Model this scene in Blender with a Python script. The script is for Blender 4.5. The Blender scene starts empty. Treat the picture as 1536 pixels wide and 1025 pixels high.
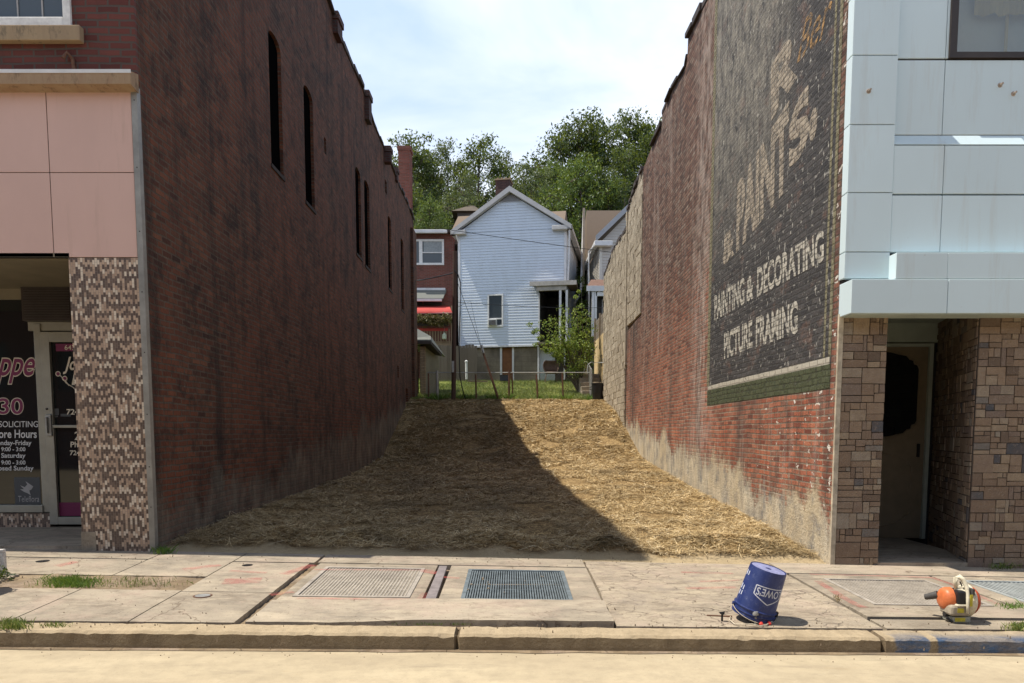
import bpy, math, random
import numpy as np
from mathutils import Vector, noise as mnoise
random.seed(7); rng = np.random.default_rng(7)
D2R = math.radians
scene = bpy.context.scene
COL = scene.collection
# ---------------------------------------------------------------- camera maths
F = 1110.0; TP = 0.0845; CP = math.cos(math.atan(TP)); SP = math.sin(math.atan(TP))
PY = 650 + F*TP; EYE = 1.5
def ray(u, v):
    xc = (u-768)/F; yc = (PY-v)/F
    return (xc, CP+yc*SP, -SP+yc*CP)
def P(u, v, Y):                      # point of the place at depth Y
    d = ray(u, v); t = Y/d[1]
    return Vector((d[0]*t, Y, EYE+d[2]*t))
def W(u, v, X):                      # point on a wall plane x = X -> (Y, Z)
    d = ray(u, v); t = X/d[0]
    return (d[1]*t, EYE+d[2]*t)
FY = 7.7
XL = (P(236,825,FY)[0]+P(210,130,FY)[0])/2
XR = (P(1243,845,FY)[0]+P(1275,20,FY)[0])/2
def sz(X, Y):                        # pavement surface height
    X = max(-9., min(9., X))
    a = .123-.0093*X; b = .198-.02*X
    return a+(b-a)*(Y-5.2)/2.5
def G(u, v):
    z = .15
    for _ in range(12):
        d = ray(u, v); t = (z-EYE)/d[2]; X, Y = d[0]*t, d[1]*t
        z = sz(X, Y)
    return Vector((X, Y, z))
LP = ([5,7.7,9,12.5,16.5,21.2,24,26.9,29],[.28,.29,.36,.43,.5,.8,1.75,2.68,2.80])
RP = ([5,7.7,9.6,13,19,21.3,23.3,26.7,29],[.13,.15,.28,.45,.85,1.5,2.13,2.66,2.80])
def lz(X, Y):
    l = np.interp(Y, *LP); r = np.interp(Y, *RP); s = np.clip((X-XL)/(XR-XL), 0, 1)
    return l+(r-l)*s
# ---------------------------------------------------------------- object helpers
ORG = {}
def tag(o, label=None, cat=None, group=None, kind=None):
    if label: o['label'] = label
    if cat: o['category'] = cat
    if group: o['group'] = group
    if kind: o['kind'] = kind
    return o
def thing(name, label, cat, loc=(0,0,0), group=None, local=False):
    o = bpy.data.objects.new(name, None); COL.objects.link(o); o.location = loc
    o.empty_display_size = .1
    ORG[o.name] = Vector((0,0,0)) if local else Vector(loc)
    return tag(o, label, cat, group)
class MB:
    def __init__(s): s.v = []; s.f = []; s.m = []; s.st = []
    def add(s, vs, fs, mi=0):
        s.st.append((len(s.v),len(s.f)))
        n = len(s.v); s.v += [tuple(map(float, p)) for p in vs]
        s.f += [tuple(n+i for i in f) for f in fs]; s.m += [mi]*len(fs); return s
    def box(s, x0,x1,y0,y1,z0,z1, mi=0):
        if x0>x1: x0,x1=x1,x0
        if y0>y1: y0,y1=y1,y0
        if z0>z1: z0,z1=z1,z0
        return s.add([(x0,y0,z0),(x1,y0,z0),(x1,y1,z0),(x0,y1,z0),(x0,y0,z1),(x1,y0,z1),(x1,y1,z1),(x0,y1,z1)],
          [(3,2,1,0),(4,5,6,7),(0,1,5,4),(1,2,6,5),(2,3,7,6),(3,0,4,7)], mi)
    def hexa(s, pts, mi=0):           # 8 points bottom 4 ccw, top 4
        return s.add(pts, [(3,2,1,0),(4,5,6,7),(0,1,5,4),(1,2,6,5),(2,3,7,6),(3,0,4,7)], mi)
    def prism(s, poly, d, mi=0):      # poly list of 3d points, extruded by vector d
        n = len(poly); d = Vector(d)
        a = [Vector(p) for p in poly]; b = [p+d for p in a]
        return s.add(a+b, [tuple(range(n))[::-1], tuple(range(n,2*n))]+[(i,(i+1)%n,n+(i+1)%n,n+i) for i in range(n)], mi)
    def tube(s, pts, r, seg=8, mi=0, caps=True):
        pts = [Vector(p) for p in pts]; n = len(pts)
        rs = r if isinstance(r, (list,tuple)) else [r]*n
        vs = []
        t0 = (pts[1]-pts[0]).normalized(); up = Vector((0,0,1)) if abs(t0.z)<.9 else Vector((1,0,0))
        for i,p in enumerate(pts):
            t = (pts[min(i+1,n-1)]-pts[max(i-1,0)])
            t = t.normalized() if t.length>1e-9 else t0
            a = t.cross(up)
            a = a.normalized() if a.length>1e-6 else Vector((1,0,0))
            b = t.cross(a); up = -b if False else up
            for k in range(seg):
                q = 2*math.pi*k/seg; vs.append(p+(a*math.cos(q)+b*math.sin(q))*rs[i])
        fs = [(i*seg+k, i*seg+(k+1)%seg, (i+1)*seg+(k+1)%seg, (i+1)*seg+k) for i in range(n-1) for k in range(seg)]
        if caps: fs += [tuple(range(seg))[::-1], tuple((n-1)*seg+k for k in range(seg))]
        return s.add(vs, fs, mi)
    def lathe(s, prof, c=(0,0,0), seg=32, mi=0, axis='z'):
        vs = []; n = len(prof)
        for r, h in prof:
            for k in range(seg):
                q = 2*math.pi*k/seg; x, y = r*math.cos(q), r*math.sin(q)
                if axis=='z': vs.append((c[0]+x, c[1]+y, c[2]+h))
                elif axis=='x': vs.append((c[0]+h, c[1]+x, c[2]+y))
                else: vs.append((c[0]+x, c[1]+h, c[2]+y))
        fs = [(i*seg+k, i*seg+(k+1)%seg, (i+1)*seg+(k+1)%seg, (i+1)*seg+k) for i in range(n-1) for k in range(seg)]
        fs += [tuple(range(seg))[::-1], tuple((n-1)*seg+k for k in range(seg))]
        return s.add(vs, fs, mi)
    def build(s, name, mats, parent=None, smooth=False, bevel=0, kind=None, cut=None):
        org = ORG.get(parent.name, Vector((0,0,0))) if parent else Vector((0,0,0))
        me = bpy.data.meshes.new(name)
        me.from_pydata([(p[0]-org[0], p[1]-org[1], p[2]-org[2]) for p in s.v], [], s.f)
        if not isinstance(mats, (list,tuple)): mats = [mats]
        for m in mats: me.materials.append(m)
        if len(mats)>1: me.polygons.foreach_set('material_index', s.m)
        o = bpy.data.objects.new(name, me); COL.objects.link(o)
        if parent: o.parent = parent
        ORG[o.name] = org
        if cut:
            co = cut.build('cutter', mats, None)
            b = o.modifiers.new('b','BOOLEAN'); b.object = co; b.operation = 'DIFFERENCE'; b.solver = 'EXACT'
            dg = bpy.context.evaluated_depsgraph_get(); dg.update()
            m2 = bpy.data.meshes.new_from_object(o.evaluated_get(dg)); o.modifiers.clear(); o.data = m2
            bpy.data.objects.remove(co)
        if smooth:
            o.data.polygons.foreach_set('use_smooth', [True]*len(o.data.polygons))
            if smooth != 'all':
                o.data.update()
                try: o.data.set_sharp_from_angle(angle=D2R(35))
                except Exception: pass
        if bevel:
            b = o.modifiers.new('bevel','BEVEL'); b.width = bevel; b.segments = 2; b.limit_method = 'ANGLE'; b.angle_limit = D2R(40)
        if kind: o['kind'] = kind
        return o
def _each(s, name, mats, parent=None, **k):
    out=[]; st=s.st+[(len(s.v),len(s.f))]
    for (a,fa),(b_,fb) in zip(st,st[1:]):
        m=MB(); m.v=s.v[a:b_]; m.f=[tuple(i-a for i in f) for f in s.f[fa:fb]]; m.m=s.m[fa:fb]; out.append(m.build(name,mats,parent,**k))
    return out
MB.each=_each
def part(name, mats, parent, fn, **k):
    m = MB(); fn(m); return m.build(name, mats, parent, **k)
def npmesh(name, V, Fq, mat, parent=None, kind=None):   # V (n,3), Fq (m,4) numpy
    me = bpy.data.meshes.new(name); me.vertices.add(len(V)); me.vertices.foreach_set('co', V.astype(np.float32).ravel())
    k = Fq.shape[1]; m = len(Fq)
    me.loops.add(m*k); me.loops.foreach_set('vertex_index', Fq.astype(np.int32).ravel())
    me.polygons.add(m); me.polygons.foreach_set('loop_start', np.arange(0,m*k,k,dtype=np.int32))
    me.update(calc_edges=True); me.validate()
    me.materials.append(mat)
    o = bpy.data.objects.new(name, me); COL.objects.link(o)
    if parent: o.parent = parent; ORG[o.name] = ORG[parent.name]
    if kind: o['kind'] = kind
    return o
def dup(root, loc, rotz=0, label=None, scale=None, group=None):
    r = root.copy(); COL.objects.link(r); r.location = loc; r.rotation_euler = (0,0,rotz)
    if scale: r.scale = scale
    if label: r['label'] = label
    if group: r['group'] = group
    for ch in list(root.children):
        c = ch.copy(); COL.objects.link(c); c.parent = r
        for g in ch.children:
            d = g.copy(); COL.objects.link(d); d.parent = c
    return r
_gl = {}
def glyphs(body, offset=0, shear=0, ref=True):
    key = (body, offset, shear)
    if key in _gl: return _gl[key]
    cu = bpy.data.curves.new('t','FONT'); cu.body = body; cu.offset = offset; cu.shear = shear; cu.resolution_u = 4
    o = bpy.data.objects.new('t', cu); COL.objects.link(o)
    dg = bpy.context.evaluated_depsgraph_get(); dg.update()
    me = bpy.data.meshes.new_from_object(o.evaluated_get(dg))
    vs = [(v.co.x, v.co.y) for v in me.vertices]; fs = [tuple(p.vertices) for p in me.polygons]
    bpy.data.objects.remove(o); bpy.data.meshes.remove(me)
    _gl[key] = (vs, fs); return vs, fs
def textmap(mb, body, fn, offset=0, shear=0, mi=0, flip=False):
    rv,_ = glyphs(body, 0, shear)
    x0=min(p[0] for p in rv); x1=max(p[0] for p in rv); y0=min(p[1] for p in rv); y1=max(p[1] for p in rv)
    vs, fs = glyphs(body, offset, shear)
    mb.add([fn((x-x0)/(x1-x0), (y-y0)/(y1-y0)) for x,y in vs], [f[::-1] for f in fs] if flip else fs, mi)
def quadmap(bl, br, tl, tr):
    bl,br,tl,tr = map(Vector,(bl,br,tl,tr))
    return lambda s,t: (bl*(1-s)+br*s)*(1-t)+(tl*(1-s)+tr*s)*t
# ---------------------------------------------------------------- material helpers
class NT:
    def __init__(s, name):
        s.mat = bpy.data.materials.new(name); s.mat.use_nodes = True
        s.t = s.mat.node_tree; s.t.nodes.clear(); s.out = s.n('ShaderNodeOutputMaterial')
    def n(s, ty, **k):
        nd = s.t.nodes.new(ty)
        for a,b in k.items(): setattr(nd, a, b)
        return nd
    def set(s, nd, i, v):
        if v is None: return
        if isinstance(v, bpy.types.NodeSocket): s.t.links.new(v, nd.inputs[i])
        else:
            if isinstance(v,(tuple,list)) and len(v)==3 and nd.inputs[i].type=='RGBA': v = (*v,1)
            nd.inputs[i].default_value = v
    def pos(s): return s.n('ShaderNodeNewGeometry').outputs['Position']
    def rand(s): return s.n('ShaderNodeNewGeometry').outputs['Random Per Island']
    def obj(s): return s.n('ShaderNodeTexCoord').outputs['Object']
    def sep(s, v):
        nd = s.n('ShaderNodeSeparateXYZ'); s.set(nd,0,v); return nd.outputs
    def comb(s, x=0,y=0,z=0):
        nd = s.n('ShaderNodeCombineXYZ'); s.set(nd,0,x); s.set(nd,1,y); s.set(nd,2,z); return nd.outputs[0]
    def scl(s, v, k):
        nd = s.n('ShaderNodeMapping'); s.set(nd,0,v); nd.inputs['Scale'].default_value = k; return nd.outputs[0]
    def noise(s, v, scale, detail=4, rough=.6, dist=0, color=False):
        nd = s.n('ShaderNodeTexNoise'); s.set(nd,'Vector',v); nd.inputs['Scale'].default_value = scale
        nd.inputs['Detail'].default_value = detail; nd.inputs['Roughness'].default_value = rough; nd.inputs['Distortion'].default_value = dist
        return nd.outputs['Color' if color else 'Fac']
    def vor(s, v, scale, feature='F1', out='Distance', rnd=1):
        nd = s.n('ShaderNodeTexVoronoi', feature=feature); s.set(nd,'Vector',v); nd.inputs['Scale'].default_value = scale
        nd.inputs['Randomness'].default_value = rnd; return nd.outputs[out]
    def math(s, op, a, b=None, c=None, clamp=False):
        nd = s.n('ShaderNodeMath', operation=op, use_clamp=clamp); s.set(nd,0,a); s.set(nd,1,b); s.set(nd,2,c); return nd.outputs[0]
    def ramp(s, f, pts, const=False):
        nd = s.n('ShaderNodeValToRGB'); s.set(nd,0,f); e = nd.color_ramp.elements
        if const: nd.color_ramp.interpolation = 'CONSTANT'
        while len(e)<len(pts): e.new(.5)
        for i,(p,c) in enumerate(pts):
            e[i].position = p; e[i].color = (c,c,c,1) if isinstance(c,(int,float)) else (*c,1)
        return nd.outputs[0]
    def mr(s, f, a, b, c=0, d=1):
        nd = s.n('ShaderNodeMapRange'); s.set(nd,0,f); s.set(nd,1,a); s.set(nd,2,b); s.set(nd,3,c); s.set(nd,4,d); return nd.outputs[0]
    def mix(s, f, a, b, mode='MIX'):
        nd = s.n('ShaderNodeMix', data_type='RGBA', blend_type=mode)
        s.set(nd,0,f); s.set(nd,6,a); s.set(nd,7,b); return nd.outputs[2]
    def bump(s, h, strength=.5, dist=.01, nrm=None):
        nd = s.n('ShaderNodeBump'); s.set(nd,'Height',h); nd.inputs['Strength'].default_value = strength
        nd.inputs['Distance'].default_value = dist; s.set(nd,'Normal',nrm); return nd.outputs[0]
    def bsdf(s, col, rough=.8, nrm=None, metal=0, spec=.3, **k):
        nd = s.n('ShaderNodeBsdfPrincipled'); s.set(nd,'Base Color',col); s.set(nd,'Roughness',rough); s.set(nd,'Normal',nrm)
        s.set(nd,'Metallic',metal); s.set(nd,'Specular IOR Level',spec)
        for a,b in k.items(): s.set(nd,a.replace('_',' '),b)
        return nd.outputs[0]
    def end(s, sh):
        s.t.links.new(sh, s.out.inputs[0]); return s.mat
    def alpha(s, sh, a):
        m = s.n('ShaderNodeMixShader'); tr = s.n('ShaderNodeBsdfTransparent'); s.set(m,0,a)
        s.t.links.new(tr.outputs[0], m.inputs[1]); s.t.links.new(sh, m.inputs[2]); return m.outputs[0]
def plain(name, col, rough=.6, var=.25, scale=8, metal=0, spec=.3, bump=.1, dirt=None, obj=False):
    n = NT(name); p = n.obj() if obj else n.pos()
    a = n.noise(p, scale, 5); b = n.noise(p, scale*.23, 3)
    f = n.math('MULTIPLY', n.mr(a,.3,.7,1-var,1+var*.6), n.mr(b,.3,.7,1-var*.7,1+var*.5))
    c = n.mix(1, col, n.comb(f,f,f), 'MULTIPLY')
    if dirt: c = n.mix(n.mr(n.noise(n.scl(p,(3,3,.6)),2.5,6,.7),.5,.75,0,.7), c, dirt)
    return n.end(n.bsdf(c, rough, n.bump(n.noise(p, scale*9, 3), bump, .004), metal, spec))
def brick_nodes(n, axis, mortar_size=.011, wob=.006, bw=.215, rh=.0677):
    p = n.pos(); x,y,z = n.sep(p)
    w1 = n.noise(p, 1.3, 3); w2 = n.noise(p, 9, 2)
    zz = n.math('ADD', z, n.math('ADD', n.mr(w1,0,1,-.03,.03), n.mr(w2,0,1,-wob,wob)))
    h = x if axis=='x' else y
    hh = n.math('ADD', h, n.mr(n.noise(p, 11, 2),0,1,-wob,wob))
    v = n.comb(hh, zz, 0)
    b = n.n('ShaderNodeTexBrick'); n.set(b,'Vector',v); b.inputs['Scale'].default_value = 1
    b.inputs['Brick Width'].default_value = bw; b.inputs['Row Height'].default_value = rh
    b.inputs['Mortar Size'].default_value = mortar_size; b.inputs['Mortar Smooth'].default_value = .3; b.inputs['Bias'].default_value = 0
    b.inputs['Color1'].default_value = (0,0,0,1); b.inputs['Color2'].default_value = (1,1,1,1); b.inputs['Mortar'].default_value = (.5,.5,.5,1)
    return p, (x,y,z), b.outputs['Color'], b.outputs['Fac'], v
def flat(name, col, rough=.5, metal=0, spec=.3, **k):
    n = NT(name); return n.end(n.bsdf(col, rough, None, metal, spec, **k))
# ---------------------------------------------------------------- materials
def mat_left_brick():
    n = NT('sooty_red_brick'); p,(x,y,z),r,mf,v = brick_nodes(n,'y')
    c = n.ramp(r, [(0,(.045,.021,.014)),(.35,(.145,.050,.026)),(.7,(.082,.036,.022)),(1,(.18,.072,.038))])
    big = n.noise(n.comb(0,n.math('MULTIPLY',y,.5),n.math('MULTIPLY',z,.35)), 1.2, 4)
    c = n.mix(n.mr(big,.4,.65,0,.5), c, (.21,.064,.030))
    mort = n.mix(n.noise(p,6,3), (.045,.034,.025), (.17,.125,.088))
    c = n.mix(mf, c, mort)
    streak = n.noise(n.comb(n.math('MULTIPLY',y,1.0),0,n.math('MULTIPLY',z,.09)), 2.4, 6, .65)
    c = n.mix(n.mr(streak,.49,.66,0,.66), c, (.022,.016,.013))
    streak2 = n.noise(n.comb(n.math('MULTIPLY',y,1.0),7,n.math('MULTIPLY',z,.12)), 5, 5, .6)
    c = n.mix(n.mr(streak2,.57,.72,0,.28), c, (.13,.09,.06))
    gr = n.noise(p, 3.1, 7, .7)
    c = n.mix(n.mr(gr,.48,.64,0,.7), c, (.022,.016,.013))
    fl = n.noise(n.comb(0,n.math('MULTIPLY',y,9),n.math('MULTIPLY',z,14)), 1, 3, .6)
    c = n.mix(n.mr(fl,.69,.75,0,.5), c, (.26,.21,.17))
    # bare mortar and render left along the foot of the wall
    top = n.math('ADD', n.mr(y,7.7,28,.62,2.75), n.mr(n.noise(n.comb(0,n.math('MULTIPLY',y,.9),n.math('MULTIPLY',z,.3)),1.4,6,.7),.25,.75,-.55,.5))
    pf = n.mr(n.math('SUBTRACT',top,z), -.12,.18,0,.62)
    pc = n.ramp(n.noise(n.comb(0,n.math('MULTIPLY',y,1.2),n.math('MULTIPLY',z,.5)),3,7,.7), [(.3,(.045,.042,.034)),(.5,(.15,.132,.10)),(.72,(.32,.275,.20))])
    c = n.mix(pf, c, pc)
    h = n.math('ADD', n.math('MULTIPLY', n.math('MULTIPLY', n.math('SUBTRACT',1,mf), n.mr(r,0,1,.6,1.2)), n.mr(pf,0,.85,1,.15)), n.math('MULTIPLY', n.noise(p,28,4), .8))
    return n.end(n.bsdf(c, .85, n.bump(h,.8,.014), 0, .25))
def right_base(n):
    p,(x,y,z),r,mf,v = brick_nodes(n,'y')
    return p,x,y,z,r,mf
def right_h(n, p, r, mf, amp=1):
    return n.math('ADD', n.math('MULTIPLY', n.math('SUBTRACT',1,mf), n.mr(r,0,1,.5,1.3)), n.math('MULTIPLY', n.noise(p,26,4), .7))
def mat_right_brick():
    n = NT('weathered_red_brick'); p,x,y,z,r,mf = right_base(n)
    c = n.ramp(r, [(0,(.17,.052,.034)),(.3,(.35,.105,.058)),(.65,(.44,.155,.085)),(1,(.22,.082,.053))])
    up = n.mr(n.math('ADD',z,n.mr(n.noise(n.comb(0,n.math('MULTIPLY',y,.7),n.math('MULTIPLY',z,.3)),1.5,4),.3,.7,-1,1)), 1.6, 5.0, 0, 1)
    c = n.mix(n.math('MULTIPLY',up,.8), c, n.ramp(r, [(0,(.045,.032,.027)),(.35,(.12,.075,.058)),(.7,(.17,.115,.088)),(1,(.25,.20,.16))]))
    mort = n.mix(n.mr(n.noise(p,2.6,5,.75),.38,.62), (.13,.085,.06), (.34,.27,.20))
    mort = n.mix(n.math('MULTIPLY',up,.9), mort, (.05,.04,.034))
    c = n.mix(mf, c, mort)
    st = n.noise(n.comb(n.math('MULTIPLY',y,1.0),0,n.math('MULTIPLY',z,.10)), 1.7, 6, .62)
    c = n.mix(n.mr(st,.5,.66,0,.62), c, (.075,.058,.05))
    st2 = n.noise(n.comb(n.math('MULTIPLY',y,1.0),9,n.math('MULTIPLY',z,.13)), 2.6, 6, .7)
    c = n.mix(n.mr(st2,.53,.72,0,.5), c, (.42,.35,.30))
    fs = n.noise(n.comb(n.math('MULTIPLY',y,6),4,n.math('MULTIPLY',z,.7)), 1.2, 6, .72)
    c = n.mix(n.mr(fs,.50,.66,0,.5), c, (.055,.042,.035))
    c = n.mix(n.math('MULTIPLY', n.mr(n.math('SUBTRACT',1,fs),.5,.66,0,.3), n.mr(r,.2,.9,0,1)), c, (.36,.30,.24))
    # pale washed band of bare brick just beyond the painted sign
    band = n.math('MULTIPLY', n.mr(n.math('ABSOLUTE', n.math('SUBTRACT', y, 13.2)), .2,1.1,1,0), n.mr(n.noise(n.comb(0,n.math('MULTIPLY',y,5),n.math('MULTIPLY',z,2.2)),1,5,.7),.42,.62,0,.7))
    c = n.mix(band, c, (.44,.36,.31))
    fl = n.noise(n.comb(0,n.math('MULTIPLY',y,7),n.math('MULTIPLY',z,13)), 1, 3, .6)
    near = n.mr(y,7.7,11.0,.61,.72)
    c = n.mix(n.mr(n.math('SUBTRACT',fl,near),0,.02,0,.9), c, (.72,.68,.60))
    gr = n.noise(p,2.2,7,.7)
    c = n.mix(n.mr(gr,.52,.7,0,.45), c, (.10,.07,.055))
    blk = n.mr(n.math('ABSOLUTE', n.math('SUBTRACT', y, 20.6)), .0,.8,.8,0)
    c = n.mix(n.math('MULTIPLY',blk,n.mr(n.noise(n.comb(0,n.math('MULTIPLY',y,2),n.math('MULTIPLY',z,.4)),2,5),.35,.6,0,1)), c, (.04,.035,.033))
    top = n.math('ADD', n.mr(y,7.7,21,.66,1.8), n.mr(n.noise(n.comb(0,n.math('MULTIPLY',y,.9),n.math('MULTIPLY',z,.35)),1.6,6,.7),.25,.75,-.4,.4))
    pf = n.mr(n.math('ADD', n.math('SUBTRACT',top,z), n.mr(n.noise(p,7,6,.75),.3,.7,-.12,.12)), -.10,.12,0,.97)
    q = n.comb(0,n.math('MULTIPLY',y,1.3),n.math('MULTIPLY',z,.6))
    pc = n.ramp(n.noise(q,2.6,8,.72), [(.28,(.16,.15,.135)),(.45,(.38,.34,.27)),(.6,(.58,.51,.38)),(.75,(.76,.71,.60))])
    pc = n.mix(n.mr(n.noise(q,1.1,4),.42,.62,0,.6), pc, (.50,.40,.25))
    pc = n.mix(n.mr(n.noise(p,2.4,6,.75),.50,.64,0,.75), pc, (.155,.16,.165))
    c = n.mix(pf, c, pc)
    hh = n.math('MULTIPLY', n.math('SUBTRACT',1,mf), n.math('MULTIPLY',n.mr(r,0,1,.5,1.3),n.mr(pf,0,.93,1,.03)))
    return n.end(n.bsdf(c, .85, n.bump(n.math('ADD',hh,n.math('MULTIPLY',n.noise(p,26,5,.7),.9)),1,.022), 0, .25))
def mat_sign():
    n = NT('faded_black_sign_paint'); p,x,y,z,r,mf = right_base(n)
    c = n.ramp(r, [(0,(.032,.030,.031)),(.5,(.052,.048,.048)),(1,(.075,.068,.066))])
    c = n.mix(mf, c, n.mix(n.noise(p,5,3),(.02,.02,.02),(.085,.08,.075)))
    # bricks where the paint is gone
    fl = n.noise(n.comb(0,n.math('MULTIPLY',y,6),n.math('MULTIPLY',z,18)), 1, 4, .65)
    c = n.mix(n.mr(fl,.615,.65,0,.7), c, (.33,.315,.28))
    fl2 = n.noise(n.comb(3,n.math('MULTIPLY',y,16),n.math('MULTIPLY',z,7)), 1, 3, .6)
    c = n.mix(n.mr(fl2,.64,.67,0,.8), c, (.46,.44,.39))
    br = n.noise(n.comb(0,n.math('MULTIPLY',y,1.5),n.math('MULTIPLY',z,2.5)),1.3,6,.7)
    c = n.mix(n.mr(br,.56,.68,0,.5), c, (.20,.115,.085))
    up = n.math('MULTIPLY', n.mr(z,3.9,6.2,0,1), n.mr(y,8.9,10.2,0,1))
    ws = n.noise(n.comb(0,n.math('MULTIPLY',y,3),n.math('MULTIPLY',z,2)),1.7,7,.75)
    c = n.mix(n.math('MULTIPLY',up,n.mr(ws,.38,.62,0,.75)), c, n.mix(n.noise(n.comb(0,n.math('MULTIPLY',y,8),n.math('MULTIPLY',z,2)),1,4,.7),(.50,.46,.37),(.16,.145,.125)))
    dr = n.noise(n.comb(0,n.math('MULTIPLY',y,9),n.math('MULTIPLY',z,1.6)), 1, 5, .7)
    c = n.mix(n.mr(dr,.62,.70,0,.6), c, (.38,.36,.32))
    return n.end(n.bsdf(c, .75, n.bump(right_h(n,p,r,mf),1,.02), 0, .3))
def mat_worn(name, col, lo, hi, col2=None, keep=1.0):
    n = NT(name); p,x,y,z,r,mf = right_base(n)
    c = n.mix(n.noise(p,6,4), col, col2 or tuple(k*.7 for k in col))
    a = n.mr(n.noise(n.comb(0,n.math('MULTIPLY',y,4),n.math('MULTIPLY',z,4)),2.2,7,.78),lo,hi,keep,0)
    a = n.math('MULTIPLY', a, n.mr(mf,.2,.8,1,.55))
    a = n.math('MULTIPLY', a, n.mr(n.noise(n.comb(0,n.math('MULTIPLY',y,7),n.math('MULTIPLY',z,14)),1,2,.5),.30,.36,.25,1))
    return n.end(n.alpha(n.bsdf(c, .8, n.bump(right_h(n,p,r,mf),.8,.012), 0, .25), a))
def mat_front_brick(name, base=((.10,.035,.028),(.16,.055,.045)), axis='x', mort=(.09,.07,.06), bw=.215, rh=.0677):
    n = NT(name); p,_,r,mf,v = brick_nodes(n,axis,bw=bw,rh=rh)
    c = n.mix(r, base[0], base[1]); c = n.mix(mf, c, mort)
    c = n.mix(n.mr(n.noise(n.scl(p,(1,1,.3)),1.7,6,.7),.5,.7,0,.5), c, (.05,.035,.03))
    h = n.math('ADD', n.math('SUBTRACT',1,mf), n.math('MULTIPLY', n.noise(p,28,4), .5))
    return n.end(n.bsdf(c, .8, n.bump(h,.6,.01), 0, .25))
def mat_mosaic(name='mosaic_tile', cols=None):
    n = NT(name); x,y,z = n.sep(n.pos())
    tw, th = .0245, .046
    cx = n.math('FLOOR', n.math('DIVIDE', x, tw))
    odd = n.math('MULTIPLY', n.math('MODULO', n.math('ABSOLUTE',cx), 2), .5)
    zz = n.math('ADD', n.math('DIVIDE', z, th), odd); cz = n.math('FLOOR', zz)
    wn0 = n.n('ShaderNodeTexWhiteNoise', noise_dimensions='2D'); n.set(wn0,0,n.comb(n.math('FLOOR',n.math('MULTIPLY',cx,.5)),n.math('ADD',cz,31.5),0))
    wn = n.n('ShaderNodeTexWhiteNoise', noise_dimensions='2D'); n.set(wn,0,n.comb(cx,cz,0))
    par = n.math('MODULO', n.math('ABSOLUTE', n.math('ADD', cx, n.math('MULTIPLY',cz,1))), 2)
    vv_ = n.math('FRACT', n.math('ADD', n.math('ADD', n.math('MULTIPLY',cx,.381966), n.math('MULTIPLY',cz,.2764)), n.math('MULTIPLY',wn.outputs[0],.42)))
    vv_ = n.math('ADD', n.math('MULTIPLY', vv_, n.math('LESS_THAN',wn0.outputs[0],.62)), n.math('MULTIPLY', n.math('DIVIDE',n.math('SUBTRACT',wn0.outputs[0],.62),.38), n.math('GREATER_THAN',wn0.outputs[0],.62)))
    vv_ = n.math('ADD', n.math('MULTIPLY', n.math('ABSOLUTE', n.math('SUBTRACT', par, n.math('LESS_THAN', n.math('FRACT', n.math('MULTIPLY', wn.outputs[0], 7.31)), .27))), .5), n.math('MULTIPLY', wn.outputs[0], .5))
    c = n.ramp(vv_, [(0,(.10,.066,.05)),(.28,(.145,.098,.072)),(.5,(.38,.265,.185)),(.68,(.47,.34,.24)),(.86,(.64,.54,.42))], True)
    fx = n.math('FRACT', n.math('DIVIDE', x, tw)); fz = n.math('FRACT', zz)
    ex = n.math('MINIMUM', fx, n.math('SUBTRACT',1,fx)); ez = n.math('MINIMUM', fz, n.math('SUBTRACT',1,fz))
    g = n.math('MINIMUM', n.mr(ex,.0,.11), n.mr(ez,.0,.06))
    c = n.mix(g, (.20,.165,.14), c)
    c = n.mix(n.mr(n.noise(n.pos(),3,5),.5,.75,0,.4), c, (.10,.08,.06))
    return n.end(n.bsdf(c, .4, n.bump(g,.3,.001), 0, .4))
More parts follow.
